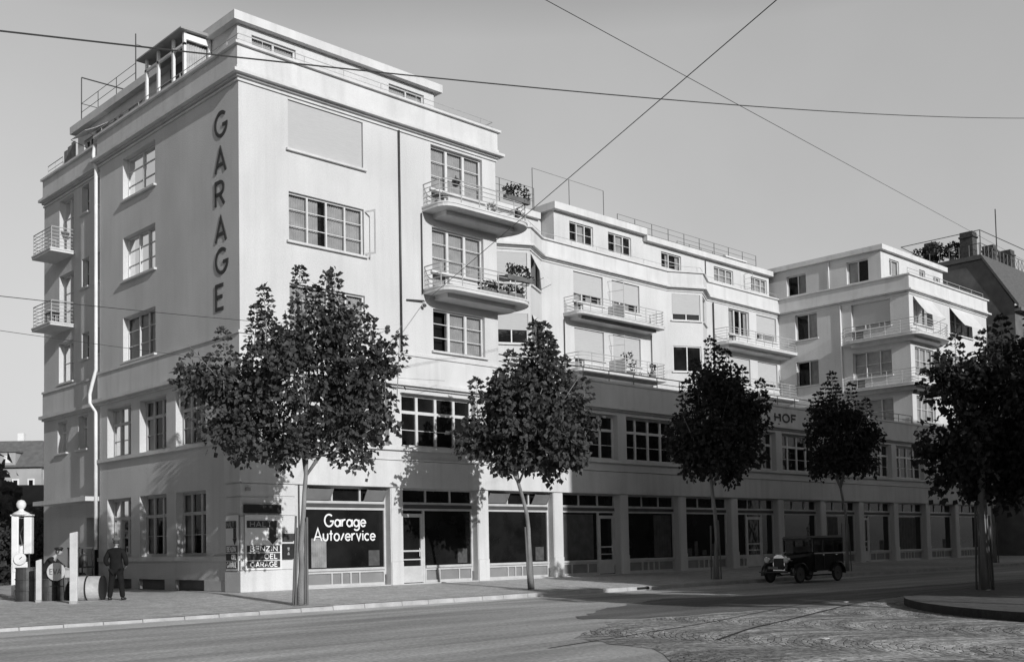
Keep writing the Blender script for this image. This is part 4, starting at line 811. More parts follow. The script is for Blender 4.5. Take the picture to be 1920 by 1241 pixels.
for nm, pl, h in (('sky_block_house', [(-62,-75), (-44,-75), (-44,70), (-62,70)], 24), ('sky_block_house', [(-60,-112), (6,-112), (6,-126), (-60,-126)], 24)):  # unseen house rows, added to block low sky light on the side wall
    c0 = Vector((pl[1][0], pl[1][1], 0)); r = empty(nm, c0, label='added unseen house row on the left that blocks low sky light' if h and pl[0][1] == -75 else 'added unseen house row behind the viewer that blocks low sky light', cat='building')
    q = MB(); q.prism(pl, RZ, h); o = q.build('wall', mat('opposite_plaster', .13, .9), r); o.location = -c0; xs_, ys_ = [p[0] for p in pl], [p[1] for p in pl]
    q = MB(); q.box(min(xs_)-.4, max(xs_)+.4, min(ys_)-.4, max(ys_)+.4, h, h+.5); q.box(min(xs_)+3, max(xs_)-3, min(ys_)+3, max(ys_)-3, h+.5, h+3); o = q.build('roof', SLATE, r); o.location = -c0
    Fq = Face((-44,-75), (-44,70), (1,0)) if pl[0][1] == -75 else Face((-60,-112), (6,-112), (0,1)); q = MB()
    for k in range(int(Fq.len/4)):
        for z in (1.5, 5.5, 9.3, 13.1, 16.9, 20.6): Fq.box(q, 1.4+4*k, 2.9+4*k, z, z+2.1, .01, .08)
    o = q.build('window', DGLASS, r); o.location = -c0

# background on the left: hillside, houses, hedge, shed
def hillz(x, y): d = (Vector((x,y))-Vector((-20,-35))).length; return max(-.02, (d-95)*.10)
q = MB()
for i in range(20):
    for j in range(14):
        a0, a1 = radians(-12+3*i), radians(-9+3*i); r0, r1 = 95+25*j, 120+25*j
        P = [(-20+r0*sin(a0), -35+r0*cos(a0)), (-20+r0*sin(a1), -35+r0*cos(a1)), (-20+r1*sin(a1), -35+r1*cos(a1)), (-20+r1*sin(a0), -35+r1*cos(a0))]
        q.poly([(x, y, min(14, hillz(x, y))-.1) for x, y in P])
tag(q.build('hillside', mat('hill_grass', .1, .95, .3, .1)), kind='structure')
def house(cx, cy, rz, w_, d, zb, ze, zr, label, walls, roofm, cols, rows, dormer=True, lightw=True):
    h = empty('hillside_house', (cx,cy,zb), rz, label=label, cat='house', group='houses on the far hillside')
    q = MB(); q.box(-w_/2, w_/2, 0, d, -8, ze-zb); q.build('wall', walls, h)
    q = MB(); q.hexa([(-w_/2-.4,-.4,ze-zb), (w_/2+.4,-.4,ze-zb), (w_/2+.4,d+.4,ze-zb), (-w_/2-.4,d+.4,ze-zb), (-w_/2+1.2,d*.42,zr-zb), (w_/2-1.2,d*.42,zr-zb), (w_/2-1.2,d*.58,zr-zb), (-w_/2+1.2,d*.58,zr-zb)]); ro = q.build('roof', roofm, h)
    q = MB(); q.box(-.4, .3, d*.45, d*.45+.7, zr-zb-1, zr-zb+.9); q.build('chimney', WHITE, ro)
    F = Face((-w_/2,0), (w_/2,0), (0,-1))
    for c in cols:
        for z in rows:
            q = MB(); F.box(q, w_/2+c-.38, w_/2+c+.38, z-zb, z-zb+1.1, 0, .07); o = q.build('window', WHITE, h); q = MB(); F.quad(q, w_/2+c-.22, w_/2+c+.22, z-zb+.15, z-zb+.95, .08); q.build('pane', DGLASS, o)
    if dormer:
        q = MB(); q.box(-.9, .9, -.1, 2.2, ze-zb+.1, ze-zb+1.7); dm = q.build('dormer', walls, h); q = MB(); q.box(-1.1, 1.1, -.3, 2.5, ze-zb+1.7, ze-zb+1.9); q.build('dormer_roof', roofm, dm); q = MB(); q.box(-.35, .35, -.14, -.1, ze-zb+.5, ze-zb+1.3); q.build('dormer_window', WHITE, dm)
HW = mat('far_plaster', .36, .9, .15, .5); HW2 = mat('far_plaster_light', .5, .9, .1, .5); HR = mat('far_roof', .14, .9, .2, 2)
house(22.9,90,radians(-42),7.4,8,5,11.3,14.6, 'grey hillside house with steep dark roof and small dormer, far left', HW, HR, (-2.6,-.9,.9,2.6), (6.4,8.9))
house(27.6,86.8,radians(-42),5.2,8,5,11.8,13.6, 'paler hillside house with white shutters beside the corner block', HW2, HR, (-1.6,.0), (5.6,7.9,9.9), dormer=False)
house(15,96,radians(-40),8,8,5,10.5,13.4, 'leftmost hillside house, mostly cut off by the picture edge', HW, HR, (-2,2), (6.5,9.0), dormer=False)
random.seed(9); q = MB()
for _ in range(900):
    a = radians(random.uniform(8,26)); rr = random.uniform(74,92); c = Vector((-20+rr*sin(a), -35+rr*cos(a), random.uniform(0,1)**.7*(5.3+2.2*sin(a*47)+1.6*sin(a*143)))); 
    for k in range(9): leaf(q, c+Vector((random.gauss(0,.5), random.gauss(0,.5), random.gauss(0,.4))), Vector((random.gauss(0,1), random.gauss(0,1), random.gauss(0,1))).normalized(), .75, .4)
tag(q.build('garden_shrubbery', HEDGE), 'dark shrubs and small trees in the gardens below the hillside houses', 'shrubbery', kind='stuff')
sh = empty('shed', (12.2,52,0), radians(-30), label='low shed with a grey roof seen behind the petrol pump', cat='shed')
q = MB(); q.box(-6, 5, 0, 6, -.3, 5.5); q.build('wall', mat('shed_wall', .05, .9, .5, 1), sh)
q = MB(); q.hexa([(-6.3,-.4,5.0), (5.3,-.4,5.0), (5.3,6.4,5.0), (-6.3,6.4,5.0), (-5.6,2.6,7.2), (4.9,2.6,7.2), (4.9,3.4,7.2), (-5.6,3.4,7.2)]); q.build('roof', mat('shed_roof', .13, .9, .1), sh)
q = MB(); q.box(-3, 3.8, -.5, -.4, 4.7, 4.95); q.build('gutter_board', mat('far_plaster', .3), sh)
random.seed(12); q = MB()
for _ in range(700):
    c = Vector((random.uniform(-9,1.5), random.uniform(22,27)+0, random.uniform(0,1)**.8*2.9))
    for k in range(9): leaf(q, c+Vector((random.gauss(0,.3), random.gauss(0,.3), random.gauss(0,.25))), Vector((random.gauss(0,1), random.gauss(0,1), random.gauss(0,1))).normalized(), .36, .4)
tag(q.build('hedge', LEAFD), 'dark clipped hedge behind the petrol pump', 'hedge', kind='stuff')

# ------------------------------------------------------------------ overhead wires
def wire(a, b, r, sag, label, mt=DIRON, grp='overhead tram and stay wires'):
    a, b = Vector(a), Vector(b); q = MB(); pts = []
    for i in range(25): t = i/24; p = a.lerp(b, t); p.z -= sag*4*t*(1-t); pts.append(p)
    q.tube(pts, r, 5); tag(q.build('overhead_wire', mt), label, 'wire', grp)
wire((-14.68,-16.71,10.25), (42.86,-14.68,24.56), .017, .5, 'thick dark wire running the whole width across the top of the house')
wire((-10.03,-25.27,9.12), (41.97,-13.26,16.23), .006, 0.0, 'thin wire falling from top middle towards the right edge')
wire((-1.24,-24.25,12.84), (8.84,-.03,11.99), .012, 0, 'wire anchored beside the lower corner balcony, rising to the upper right')
wire((-13.64,-14.65,6.3), (6.79,-.05,10.54), .008, .1, 'upper of the two faint stay wires crossing the side wall'); wire((-12.94,-12.53,6.09), (9.5,-.5,8.6), .006, .15, 'lower of the two faint stay wires crossing the side wall')
q = MB(); q.lathe([(.03,0),(.09,.03),(.1,.12),(.05,.16),(.09,.2),(.08,.28),(.02,.3)], (6.79,-.12,10.4), 10); q.tube([(6.79,0,10.55), (6.79,-.14,10.55)], .02)
tag(q.build('insulator', DIRON), 'dark wire insulator on the front wall right of the big tree', 'insulator')
q = MB(); q.tube([(7.85,-.05,11.93), (8.75,-.1,12.0)], .035); q.lathe([(.02,0),(.08,.04),(.08,.12),(.02,.16)], (8.7,-.2,11.7), 10); tag(q.build('wire_anchor', DIRON), 'dark bracket on the wall under the lower corner balcony', 'bracket')

# ------------------------------------------------------------------ petrol pump, drums, posts
STEEL = mat('drum_dark', .055, .5, .35, 4, .1, 20); DRUMW = mat('drum_light', .5, .45, .25, 3, .1, 20)
def lz(o, z): return (o[0], o[1], z)
pump = empty('petrol_pump', (-6.08,4.85,gz(-6.08,0)), radians(-38), label='tall white petrol pump with globe on top behind the drums', cat='petrol pump')
WP = mat('pump_enamel', .8, .35, .05, 3)
q = MB(); q.box(-.3, -.05, -.14, .14, 1.25, 3.0); q.box(.13, .4, -.14, .14, 1.6, 2.92); q.box(-.05, .13, .02, .14, 1.5, 2.9); q.box(-.34, .42, -.17, .17, 2.96, 3.02); q.box(-.25, .26, -.16, .16, .95, 1.32); q.box(-.3, -.16, -.14, .14, .1, 1.25); q.box(.13, .27, -.14, .14, .1, 1.25); q.box(-.4, .4, -.24, .24, 0, .1)
bevel(q.build('body', WP, pump), .025); q = MB(); q.lathe([(.34,3.02),(.24,3.09),(.1,3.16),(.07,3.24)], n=14); q.build('cap', WP, pump, smooth=True)
q = MB(); q.lathe([(.06,3.2),(.12,3.24),(.165,3.33),(.165,3.42),(.11,3.52),(.02,3.55)], n=16); q.build('globe', mat('milk_glass', .75, .3, .05), pump, smooth=True)
q = MB(); q.box(-.045, .125, -.1, .01, 1.95, 2.88); q.build('measuring_glass', DGLASS, pump)
q = MB(); q.tube([(.07,-.12,1.95),(.0,-.14,2.3),(.12,-.14,2.6)], .03); q.tube([(.34,-.2,1.62),(.36,-.22,1.1),(.44,-.2,.5),(.4,-.2,.12)], .025); q.build('hose', BLACK, pump)
q = MB(); q.lathe([(.2,-.24),(.22,-.2),(.22,-.17)], (.02,0,1.42), 20, axis='y'); q.build('dial', LWHITE, pump); q = MB(); q.tube([(.02,-.25,1.42),(.11,-.25,1.5)], .012); q.build('dial_hand', BLACK, pump)
q = MB(); q.box(-.15, .12, .0, .1, .1, .95); q.build('inner_panel', BLACK, pump)
def drum(nm, loc, rz, lying, label, mtb, r_=.29, h=.98, group=None, bands=(0,.33,.66,1), bandm=None):
    d = empty(nm, loc, rz, label=label, cat='drum', group=group); ax = 'x' if lying else 'z'; c = (0,0,r_) if lying else (0,0,0); o = -h/2 if lying else 0
    q = MB(); pr = [(.02,0.02),(r_*.93,.02),(r_,.0)]; 
    for i in range(13): t = i/12; pr.append((r_*(1+.03*sin(pi*t)), h*t))
    pr += [(r_*.93,h-.02),(.02,h-.02)]; q.lathe([(a, b+o) for a, b in pr], c, 22, axis=ax); q.build('shell', mtb, d, smooth=False)
    for b in bands:
        q = MB(); z = o+h*b; rr = r_*(1.03+.03*sin(pi*b)); q.lathe([(rr-.02,z-.025),(rr+.012,z-.02),(rr+.012,z+.02),(rr-.02,z+.025)], c, 22, axis=ax); q.build('hoop', bandm or mtb, d)
    return d
drum('oil_drum', (-6.64,2.72,gz(-6.64,0)), 0, False, 'dark upright drum below the petrol pump, leftmost drum', STEEL, .36, 1.12)
drum('oil_drum', (-5.35,.75,gz(-5.35,0)), radians(-40), True, 'light steel drum with dark hoops lying beside the white post', DRUMW, .4, .95, bandm=BLACK, bands=(.0,.5,1))
drum('oil_drum', (-5.15,1.65,0), radians(40), True, 'dark drum lying half behind the light drum, by the tall white post', STEEL, .38, .9)
drum('oil_drum', (-6.15,2.0,gz(-6.1,0)), 0, False, 'low dark keg under the round EVA sign, left one of two', STEEL, .27, .72); drum('oil_drum', (-5.75,1.7,gz(-5.8,0)), 0, False, 'low dark keg under the round EVA sign, right one of two', STEEL, .27, .74)
def post(loc, h, wd, label):
    r = empty('marker_post', loc, radians(-44), label=label, cat='post', group='white wooden marker posts'); q = MB(); q.hexa([(-wd/2,-.05,-.1),(wd/2,-.05,-.1),(wd/2,.05,-.1),(-wd/2,.05,-.1),(-wd/2,-.05,h-.05),(wd/2,-.05,h),(wd/2,.05,h),(-wd/2,.05,h-.05)])
    o = bevel(q.build('post', mat('post_white', .6, .7, .12, 4), r), .01, 1); q = MB(); q.box(-wd/2-.004, wd/2+.004, -.054, .054, -.1, .08); q.build('foot', mat('post_foot', .4, .9, .3, 4), r)
post((-6.78,1.3,gz(-6.78,0)), 1.42, .17, 'short white post between the dark drums'); post((-6.43,-.7,gz(-6.43,-.7)), 2.3, .24, 'tall white post left of the light drum')
r = empty('round_sign', (-6.12,1.55,gz(-6,0)), radians(-44), label='round pale EVA sign on a low stand in front of the crouching worker', cat='sign')
q = MB(); q.lathe([(.30,-.03),(.31,-.01),(.31,.01),(.30,.03)], (0,0,.98), 26, axis='y'); q.build('disc', mat('disc_paint', .55, .5, .15, 4), r)
FD = Face((-.5,0), (.5,0), (0,-1)); q = MB(); lettering(q, FD, 'EVA', .31, .9, .17, .03, .035, .008, width=.38, gap=.2); q.build('letters', mat('disc_letter', .2, .6), r)
q = MB(); q.tube([(-.3,.04,0),(-.24,.04,1.2)], .02); q.tube([(.3,.04,0),(.24,.04,1.25)], .02); q.tube([(-.28,.04,.5),(.28,.04,.5)], .015); q.build('stand', DIRON, r)
r = empty('crate_stack', (.0-.75,13.8-1.2,0), radians(0), label='dark rack of cans standing by the entrance door', cat='rack')
q = MB(); q.box(-.35,.35,-.6,.6,0,.1); q.box(-.35,.35,-.6,.6,.9,.97); q.box(-.35,.35,-.6,.6,1.75,1.82)
for a in (-.33,.29):
    for b in (-.58,.54): q.box(a, a+.04, b, b+.04, .1, 1.75)
q.build('frame', DIRON, r)
for i in range(3):
    for z in (.1,.97): q = MB(); q.lathe([(.15,z),(.15,z+.45),(.06,z+.55),(.05,z+.6)], (0,-.38+.38*i,0), 12); q.build('can', STEEL, r)
r = empty('tool_chest', (-4.3,5.5,gz(-4.3,0)), radians(-20), label='small pale chest on dark legs behind the light drum', cat='chest'); q = MB(); q.box(-.35,.35,-.25,.25,.45,.95); bevel(q.build('box', mat('chest_paint', .45, .7, .15), r), .02); q = MB(); q.box(-.37,.37,-.27,.27,.95,1.0); q.build('lid', mat('chest_paint', .45), r)
for a in (-.3,.26):
    for b in (-.2,.16): q = MB(); q.box(a, a+.05, b, b+.05, 0, .45); q.build('leg', DIRON, r)

# ------------------------------------------------------------------ people
SKIN = mat('skin', .38, .6, .06, 8, spec=.3); SUIT = mat('dark_suit', .012, .9, .25, 5, .3, 60, spec=.2); SUIT2 = mat('work_jacket', .02, .9, .25, 5, .3, 60, spec=.2); SHOE = mat('shoe_leather', .02, .4, .2, 5); HAIR = mat('hair', .04, .8, .2, 10); CAPM = mat('cap_cloth', .14, .9, .15, 8)
def skin(name, pts, edges, radii, mt, parent, sub=2, root=0, extra=None):
    me = bpy.data.meshes.new(name); me.from_pydata(pts, edges, []); o = bpy.data.objects.new(name, me); COL.objects.link(o)
    sk = o.modifiers.new('skin', 'SKIN'); o.modifiers.new('sub', 'SUBSURF').levels = sub
    for i, v in enumerate(me.skin_vertices[0].data):
        rr = radii[i]; v.radius = rr if isinstance(rr, tuple) else (rr, rr); v.use_root = (i == root)
    dg = bpy.context.evaluated_depsgraph_get(); dg.update(); me2 = bpy.data.meshes.new_from_object(o.evaluated_get(dg)); me2.name = name
    bpy.data.objects.remove(o); bpy.data.meshes.remove(me)
    me2.materials.clear(); me2.materials.append(mt); me2.polygons.foreach_set('use_smooth', [True]*len(me2.polygons))
    o = bpy.data.objects.new(name, me2); COL.objects.link(o); o.parent = parent; return o
def fingers(pts, edges, radii, wrist_i, hand_dir, side, scale=1.0, curl=.5):
    # palm plus five finger chains continuing the arm
    w0 = Vector(pts[wrist_i]); d = Vector(hand_dir).normalized(); sd = Vector(side).normalized(); n = d.cross(sd).normalized()
    palm = len(pts); pts.append(tuple(w0+d*.07*scale)); radii.append((.036*scale,.018*scale)); edges.append((wrist_i, palm))
    for k, (off, ln) in enumerate(((-.033,.075),(-.011,.09),(.011,.085),(.033,.065))):
        a = len(pts); pts.append(tuple(w0+d*.1*scale+sd*off*scale)); pts.append(tuple(w0+d*(.1+ln*.5)*scale+sd*off*scale+n*curl*.02)); pts.append(tuple(w0+d*(.1+ln*.85)*scale+sd*off*1.1*scale+n*curl*.05))
        radii += [.011,.009,.008]; edges += [(palm,a),(a,a+1),(a+1,a+2)]
    a = len(pts); pts.append(tuple(w0+d*.045*scale-sd*.045*scale)); pts.append(tuple(w0+d*.085*scale-sd*.06*scale+n*.02)); radii += [.012,.009]; edges += [(palm,a),(a,a+1)]
def head(parent, c, rz, k=1.0, hat='cap', hatm=CAPM):
    # skull with nose, ears, brow, mouth; faces -y before rotation
    R = Matrix.Rotation(rz, 4, 'Z'); T = lambda p: tuple(Vector(c)+(R @ Vector(p))*k); q = MB(); nu, nv = 20, 14
    for j in range(nv+1):
        ph = pi*j/nv
        for i in range(nu):
            th = 2*pi*i/nu; x = sin(ph)*cos(th); y = sin(ph)*sin(th); z = cos(ph)
            rx, ry, rz_ = .078, .098, .118; jaw = 1-.28*max(0,-z)**1.2*(1 if y > 0 else .55); xx = x*rx*jaw; yy = y*ry*(jaw if y > 0 else 1-.12*max(0,-z)); zz = z*rz_
            if y < 0:
                if abs(x) < .18 and -.35 < z < .12: yy -= .024*(1-abs(x)/.18)*(.3+.7*(.12-z)/.47)
                if .02 < z < .2 and .15 < abs(x) < .5: yy += .008
                if -.62 < z < -.48 and abs(x) < .3: yy -= .005
            q.v.append(T((xx, yy, zz)))
    for j in range(nv):
        for i in range(nu): a = j*nu+i; b = j*nu+(i+1) % nu; q.f.append((a, b, b+nu, a+nu)); q.mi.append(0)
    for s_ in (-1, 1):
        k0 = len(q.v); 
        for p in ((.074,.0,.03),(.09,.02,.035),(.092,.022,0),(.08,.006,-.035),(.074,.0,-.02)): q.v.append(T((p[0]*s_, p[1], p[2])))
        q.f.append(tuple(k0+i for i in range(5))); q.mi.append(0)
    o = q.build('head', SKIN, parent, smooth=True)
    q = MB(); q.tube([T((0,0,.02)), T((0,.012,.02))], .001, 4)
    hq = MB()
    for j in range(8):
        ph = pi*.62*j/7
        for i in range(nu):
            th = 2*pi*i/nu; x = sin(ph)*cos(th); y = sin(ph)*sin(th); z = cos(ph); lim = 1 if y > -.3 else .72
            ph2 = ph*lim; x = sin(ph2)*cos(th); y = sin(ph2)*sin(th); z = cos(ph2); hq.v.append(T((x*.083, y*.104+.003, z*.124)))
    for j in range(7):
        for i in range(nu): a = j*nu+i; b = j*nu+(i+1) % nu; hq.f.append((a, b, b+nu, a+nu)); hq.mi.append(0)
    hq.build('hair', HAIR, parent, smooth=True)
    for s_ in (-1, 1):
        e = MB(); e.lathe([(.001,-.006),(.009,-.003),(.009,.003),(.001,.006)], T((.03*s_, -.088, .01)), 8); e.build('eye', BLACK, o)
    if hat == 'cap':
        cq = MB(); pr = [(.104,.055),(.112,.075),(.13,.1),(.125,.125),(.08,.142),(.01,.146)]; k0 = 0
        for r_, z in pr:
            for i in range(18): th = 2*pi*i/18; cq.v.append(T((r_*cos(th)*.92, r_*sin(th)*1.08+.005, z)))
        for j in range(5):
            for i in range(18): a = j*18+i; b = j*18+(i+1) % 18; cq.f.append((a, b, b+18, a+18)); cq.mi.append(0)
        cq.f.append(tuple(range(5*18, 6*18))); cq.mi.append(0); cp = cq.build('cap', hatm, parent, smooth=True)
        vq = MB(); vq.poly([T((-.075,-.08,.058)), T((-.05,-.135,.045)), T((.0,-.155,.042)), T((.05,-.135,.045)), T((.075,-.08,.058))]); vq.build('peak', BLACK, cp)
# man standing with his back to the viewer (feet apart, hands at the hips)
K = 2.04/1.78
m1 = empty('person', (-4.84,-.28,gz(-4.84,-.28)), radians(135), label='man in dark suit and flat cap, standing with his back to the viewer', cat='person')
def s3(L_): return [tuple(c*K for c in p) for p in L_]
pts = s3([(0,0,.95),(0,.01,1.12),(0,.02,1.3),(0,.02,1.45),(0,.01,1.53),(0,-.005,1.58), (-.1,0,.9),(-.14,-.01,.5),(-.19,.0,.09),(-.2,-.12,.04), (.1,0,.9),(.15,-.02,.5),(.2,.0,.09),(.21,-.12,.04), (-.18,.02,1.42),(-.3,.06,1.16),(-.25,-.1,.98), (.18,.02,1.42),(.3,.06,1.16),(.25,-.1,.98)])
edges = [(0,1),(1,2),(2,3),(3,4),(4,5),(0,6),(6,7),(7,8),(8,9),(0,10),(10,11),(11,12),(12,13),(3,14),(14,15),(15,16),(3,17),(17,18),(18,19)]
rad = [(.14,.1),(.13,.095),(.15,.105),(.13,.09),.055,.052, .085,.062,.042,.04, .085,.062,.042,.04, .055,.042,.03, .055,.042,.03]; rad = [tuple(a*K for a in r) if isinstance(r, tuple) else r*K for r in rad]
bp, be, br = list(pts), list(edges), list(rad); fingers(bp, be, br, 16, (.6,-.7,-.3), (0,.3,-1), K, .6); fingers(bp, be, br, 19, (-.6,-.7,-.3), (0,.3,-1), K, .6)
skin('body', bp, be, br, SKIN, m1, 2)
head(m1, (0,-.01*K,1.68*K), radians(0), K*1.0)
jp = s3([(0,.0,.76),(0,0,.92),(0,.01,1.12),(0,.02,1.3),(0,.02,1.44),(0,.012,1.535), (-.19,.02,1.41),(-.31,.06,1.16),(-.262,-.07,1.0), (.19,.02,1.41),(.31,.06,1.16),(.262,-.07,1.0)])
skin('jacket', jp, [(0,1),(1,2),(2,3),(3,4),(4,5),(4,6),(6,7),(7,8),(4,9),(9,10),(10,11)], [(.235*K,.17*K),(.215*K,.155*K),(.19*K,.135*K),(.21*K,.14*K),(.165*K,.12*K),(.078*K,.08*K), .09*K,.078*K,.062*K, .09*K,.078*K,.062*K], SUIT, m1, 2)
tp_ = s3([(0,0,.92),(-.1,0,.84),(-.14,-.01,.5),(-.19,.0,.06),(.1,0,.84),(.15,-.02,.5),(.2,.0,.06)])
skin('trousers', tp_, [(0,1),(1,2),(2,3),(0,4),(4,5),(5,6)], [(.16*K,.12*K),.112*K,.086*K,.076*K,.112*K,.086*K,.076*K], SUIT, m1, 2)
for s_ in (-1, 1):
    q = MB(); x = .195*s_*K; q.tube([(x,.06*K,.05*K),(x,.0,.055*K),(x+.01*s_,-.1*K,.04*K),(x+.015*s_,-.2*K,.03*K)], [.04*K,.05*K,.045*K,.02*K], 8); q.build('shoe', SHOE, m1, smooth=True)
# worker bending over behind the round sign
m2_ = empty('person', (-5.4,4.1,gz(-5.4,0)), radians(46), label='worker in dark jacket and cap bending over behind the round sign', cat='person')
pts = s3([(0,.12,.82),(0,.05,.98),(0,-.06,1.12),(0,-.16,1.24),(0,-.22,1.31),(0,-.26,1.36), (-.1,.12,.76),(-.12,.0,.42),(-.13,.16,.07),(-.14,.04,.03), (.1,.12,.76),(.12,-.02,.42),(.13,.1,.07),(.14,-.02,.03), (-.17,-.14,1.2),(-.2,-.34,1.0),(-.14,-.52,.92), (.17,-.14,1.2),(.2,-.34,1.0),(.14,-.52,.92)])
bp, be, br = list(pts), list(edges), list(rad); fingers(bp, be, br, 16, (0,-1,-.3), (1,0,0), K, .8); fingers(bp, be, br, 19, (0,-1,-.3), (1,0,0), K, .8)
skin('body', bp, be, br, SKIN, m2_, 2); head(m2_, (0,-.33*K,1.44*K), 0, K, 'cap', BLACK)
jp = s3([(0,.14,.76),(0,.1,.88),(0,.04,1.0),(0,-.06,1.13),(0,-.15,1.23),(0,-.2,1.29), (-.18,-.14,1.19),(-.21,-.34,1.01),(-.15,-.48,.94), (.18,-.14,1.19),(.21,-.34,1.01),(.15,-.48,.94)])
skin('jacket', jp, [(0,1),(1,2),(2,3),(3,4),(4,5),(4,6),(6,7),(7,8),(4,9),(9,10),(10,11)], [(.19*K,.14*K),(.18*K,.13*K),(.165*K,.125*K),(.18*K,.13*K),(.14*K,.105*K),(.065*K,.065*K), .075*K,.062*K,.05*K, .075*K,.062*K,.05*K], SUIT2, m2_, 2)
tp_ = s3([(0,.13,.82),(-.1,.12,.74),(-.12,.0,.42),(-.13,.15,.09),(.1,.12,.74),(.12,-.02,.42),(.13,.09,.09)]); skin('trousers', tp_, [(0,1),(1,2),(2,3),(0,4),(4,5),(5,6)], [(.15*K,.12*K),.105*K,.08*K,.07*K,.105*K,.08*K,.07*K], SUIT2, m2_, 2)
for s_ in (-1, 1): q = MB(); x = .135*s_*K; q.tube([(x,.2*K,.05*K),(x,.1*K,.055*K),(x,0,.04*K),(x,-.09*K,.03*K)], [.04*K,.048*K,.045*K,.02*K], 8); q.build('shoe', SHOE, m2_, smooth=True)

# ------------------------------------------------------------------ the parked car (front towards -x)
CP = mat('car_paint', .012, .22, .2, 3, spec=.5); CHR = mat('nickel', .75, .18, .05, 3, metal=1.0); TYRE = mat('tyre', .03, .9, .2, 5); CG = mat('car_glass', .05, .08, .3, 2)
car = empty('parked_car', (20.95,-9.35,RZ), radians(-2), label='dark boxy saloon car with bright headlamps parked at the kerb', cat='car')
hw = .82
def loft(q, secs, mt=None):      # secs: (x, [(y,z)...]) rings joined along x
    k0 = len(q.v); n = len(secs[0][1])
    for x, ring in secs: q.v += [(x, y, z) for y, z in ring]
    for i in range(len(secs)-1):
        for j in range(n): a = k0+i*n+j; b = k0+i*n+(j+1) % n; q.f.append((a, b, b+n, a+n)); q.mi.append(0)
    q.f.append(tuple(k0+j for j in range(n))); q.f.append(tuple(k0+(len(secs)-1)*n+j for j in range(n))); q.mi += [0, 0]
def hood(w_, z0, z1, r=.12): return [(-w_,z0), (-w_,z1-r*1.5), (-w_+r*.5,z1-r*.5), (-w_+r*1.6,z1), (w_-r*1.6,z1), (w_-r*.5,z1-r*.5), (w_,z1-r*1.5), (w_,z0)]
q = MB(); loft(q, [(.1,hood(.33,.55,1.2)), (.12,hood(.36,.5,1.24)), (1.35,hood(.6,.5,1.34)), (1.5,hood(.72,.5,1.36))]); bevel(q.build('bonnet', CP, car), .01)
q = MB(); loft(q, [(1.5,hood(.74,.5,1.32,.06)), (1.62,hood(.78,.5,1.34,.06)), (3.95,hood(.8,.5,1.34,.06)), (4.1,hood(.74,.55,1.28,.1))]); bevel(q.build('body', CP, car), .02)
q = MB()
for y in (-.78,.72):
    for x in (1.52, 2.32, 3.1, 3.88): q.box(x, x+.09, y, y+.06, 1.34, 1.98)
    q.box(1.61, 3.88, y+.005, y+.055, 1.88, 1.98)
q.box(3.9, 4.02, -.72, .72, 1.34, 1.96); q.box(1.5, 1.56, -.72, .72, 1.86, 1.96)
q.build('pillars', CP, car)
q = MB(); loft(q, [(1.34,[(-.7,1.93),(-.66,1.97),(.66,1.97),(.7,1.93)]), (1.5,[(-.8,1.97),(-.7,2.04),(.7,2.04),(.8,1.97)]), (3.95,[(-.8,1.97),(-.7,2.07),(.7,2.07),(.8,1.97)]), (4.06,[(-.72,1.9),(-.66,1.97),(.66,1.97),(.72,1.9)])]); bevel(q.build('roof', mat('car_roof_cloth', .10, .6, .1, 4), car), .02)
for nm, pl in (('windscreen', [(1.54,-.7,1.36),(1.54,.7,1.36),(1.56,.7,1.86),(1.56,-.7,1.86)]),):
    q = MB(); q.poly(pl); q.build(nm, CGLASS, car)
for x0, x1 in ((1.63,2.31),(2.43,3.09),(3.2,3.87)):
    for y in (-.75,.75): q = MB(); q.poly([(x0,y,1.36),(x1,y,1.36),(x1,y,1.88),(x0,y,1.88)]); q.build('side_window', CGLASS, car)
q = MB(); q.box(2.2,2.35,-.65,.65,.9,1.6); q.box(3.55,3.75,-.68,.68,.9,1.65); q.build('seats', mat('seat_leather', .06, .6), car)
for x in (1.62, 2.36, 3.14): q = MB(); q.box(x, x+.012, -.807, -.8, .6, 1.34); q.build('door_seam', BLACK, car)
for x in (2.2, 3.25): q = MB(); q.tube([(x,-.83,1.2),(x+.12,-.83,1.2)], .018); q.build('door_handle', CHR, car)
q = MB(); loft(q, [(.02,hood(.3,.56,1.22,.1)), (.12,hood(.37,.5,1.26,.1))]); ra = q.build('radiator', CHR, car); q = MB(); q.box(.0,.02,-.25,.25,.6,1.1); q.build('grille', BLACK, ra)
for y in (-.5,.5):
    q = MB(); q.lathe([(.13,-.2),(.155,-.17),(.14,-.08),(.06,.05),(.02,.08)], (.02,y,1.03), 16, axis='x'); h = q.build('headlamp', CHR, car, smooth=True); q = MB(); q.lathe([(.12,-.205),(.06,-.225),(.01,-.23)], (.02,y,1.03), 16, axis='x'); q.build('lens', mat('lamp_lens', .7, .1), h)
q = MB(); q.tube([(.02,-.7,1.0),(.02,.7,1.0)], .02); q.build('lamp_bar', CHR, car)
q = MB(); q.box(-.42,-.4,-.3,.3,.62,.76); npl = q.build('number_plate', BLACK, car)
for k in range(5): q = MB(); q.box(-.432,-.422,-.24+.1*k,-.17+.1*k,.64,.74); q.build('plate_mark', mat('sign_grey', .3), npl)
q = MB(); q.tube([(-.4,-.72,.5),(-.45,0,.5),(-.4,.72,.5)], .03); q.build('bumper', DIRON, car)
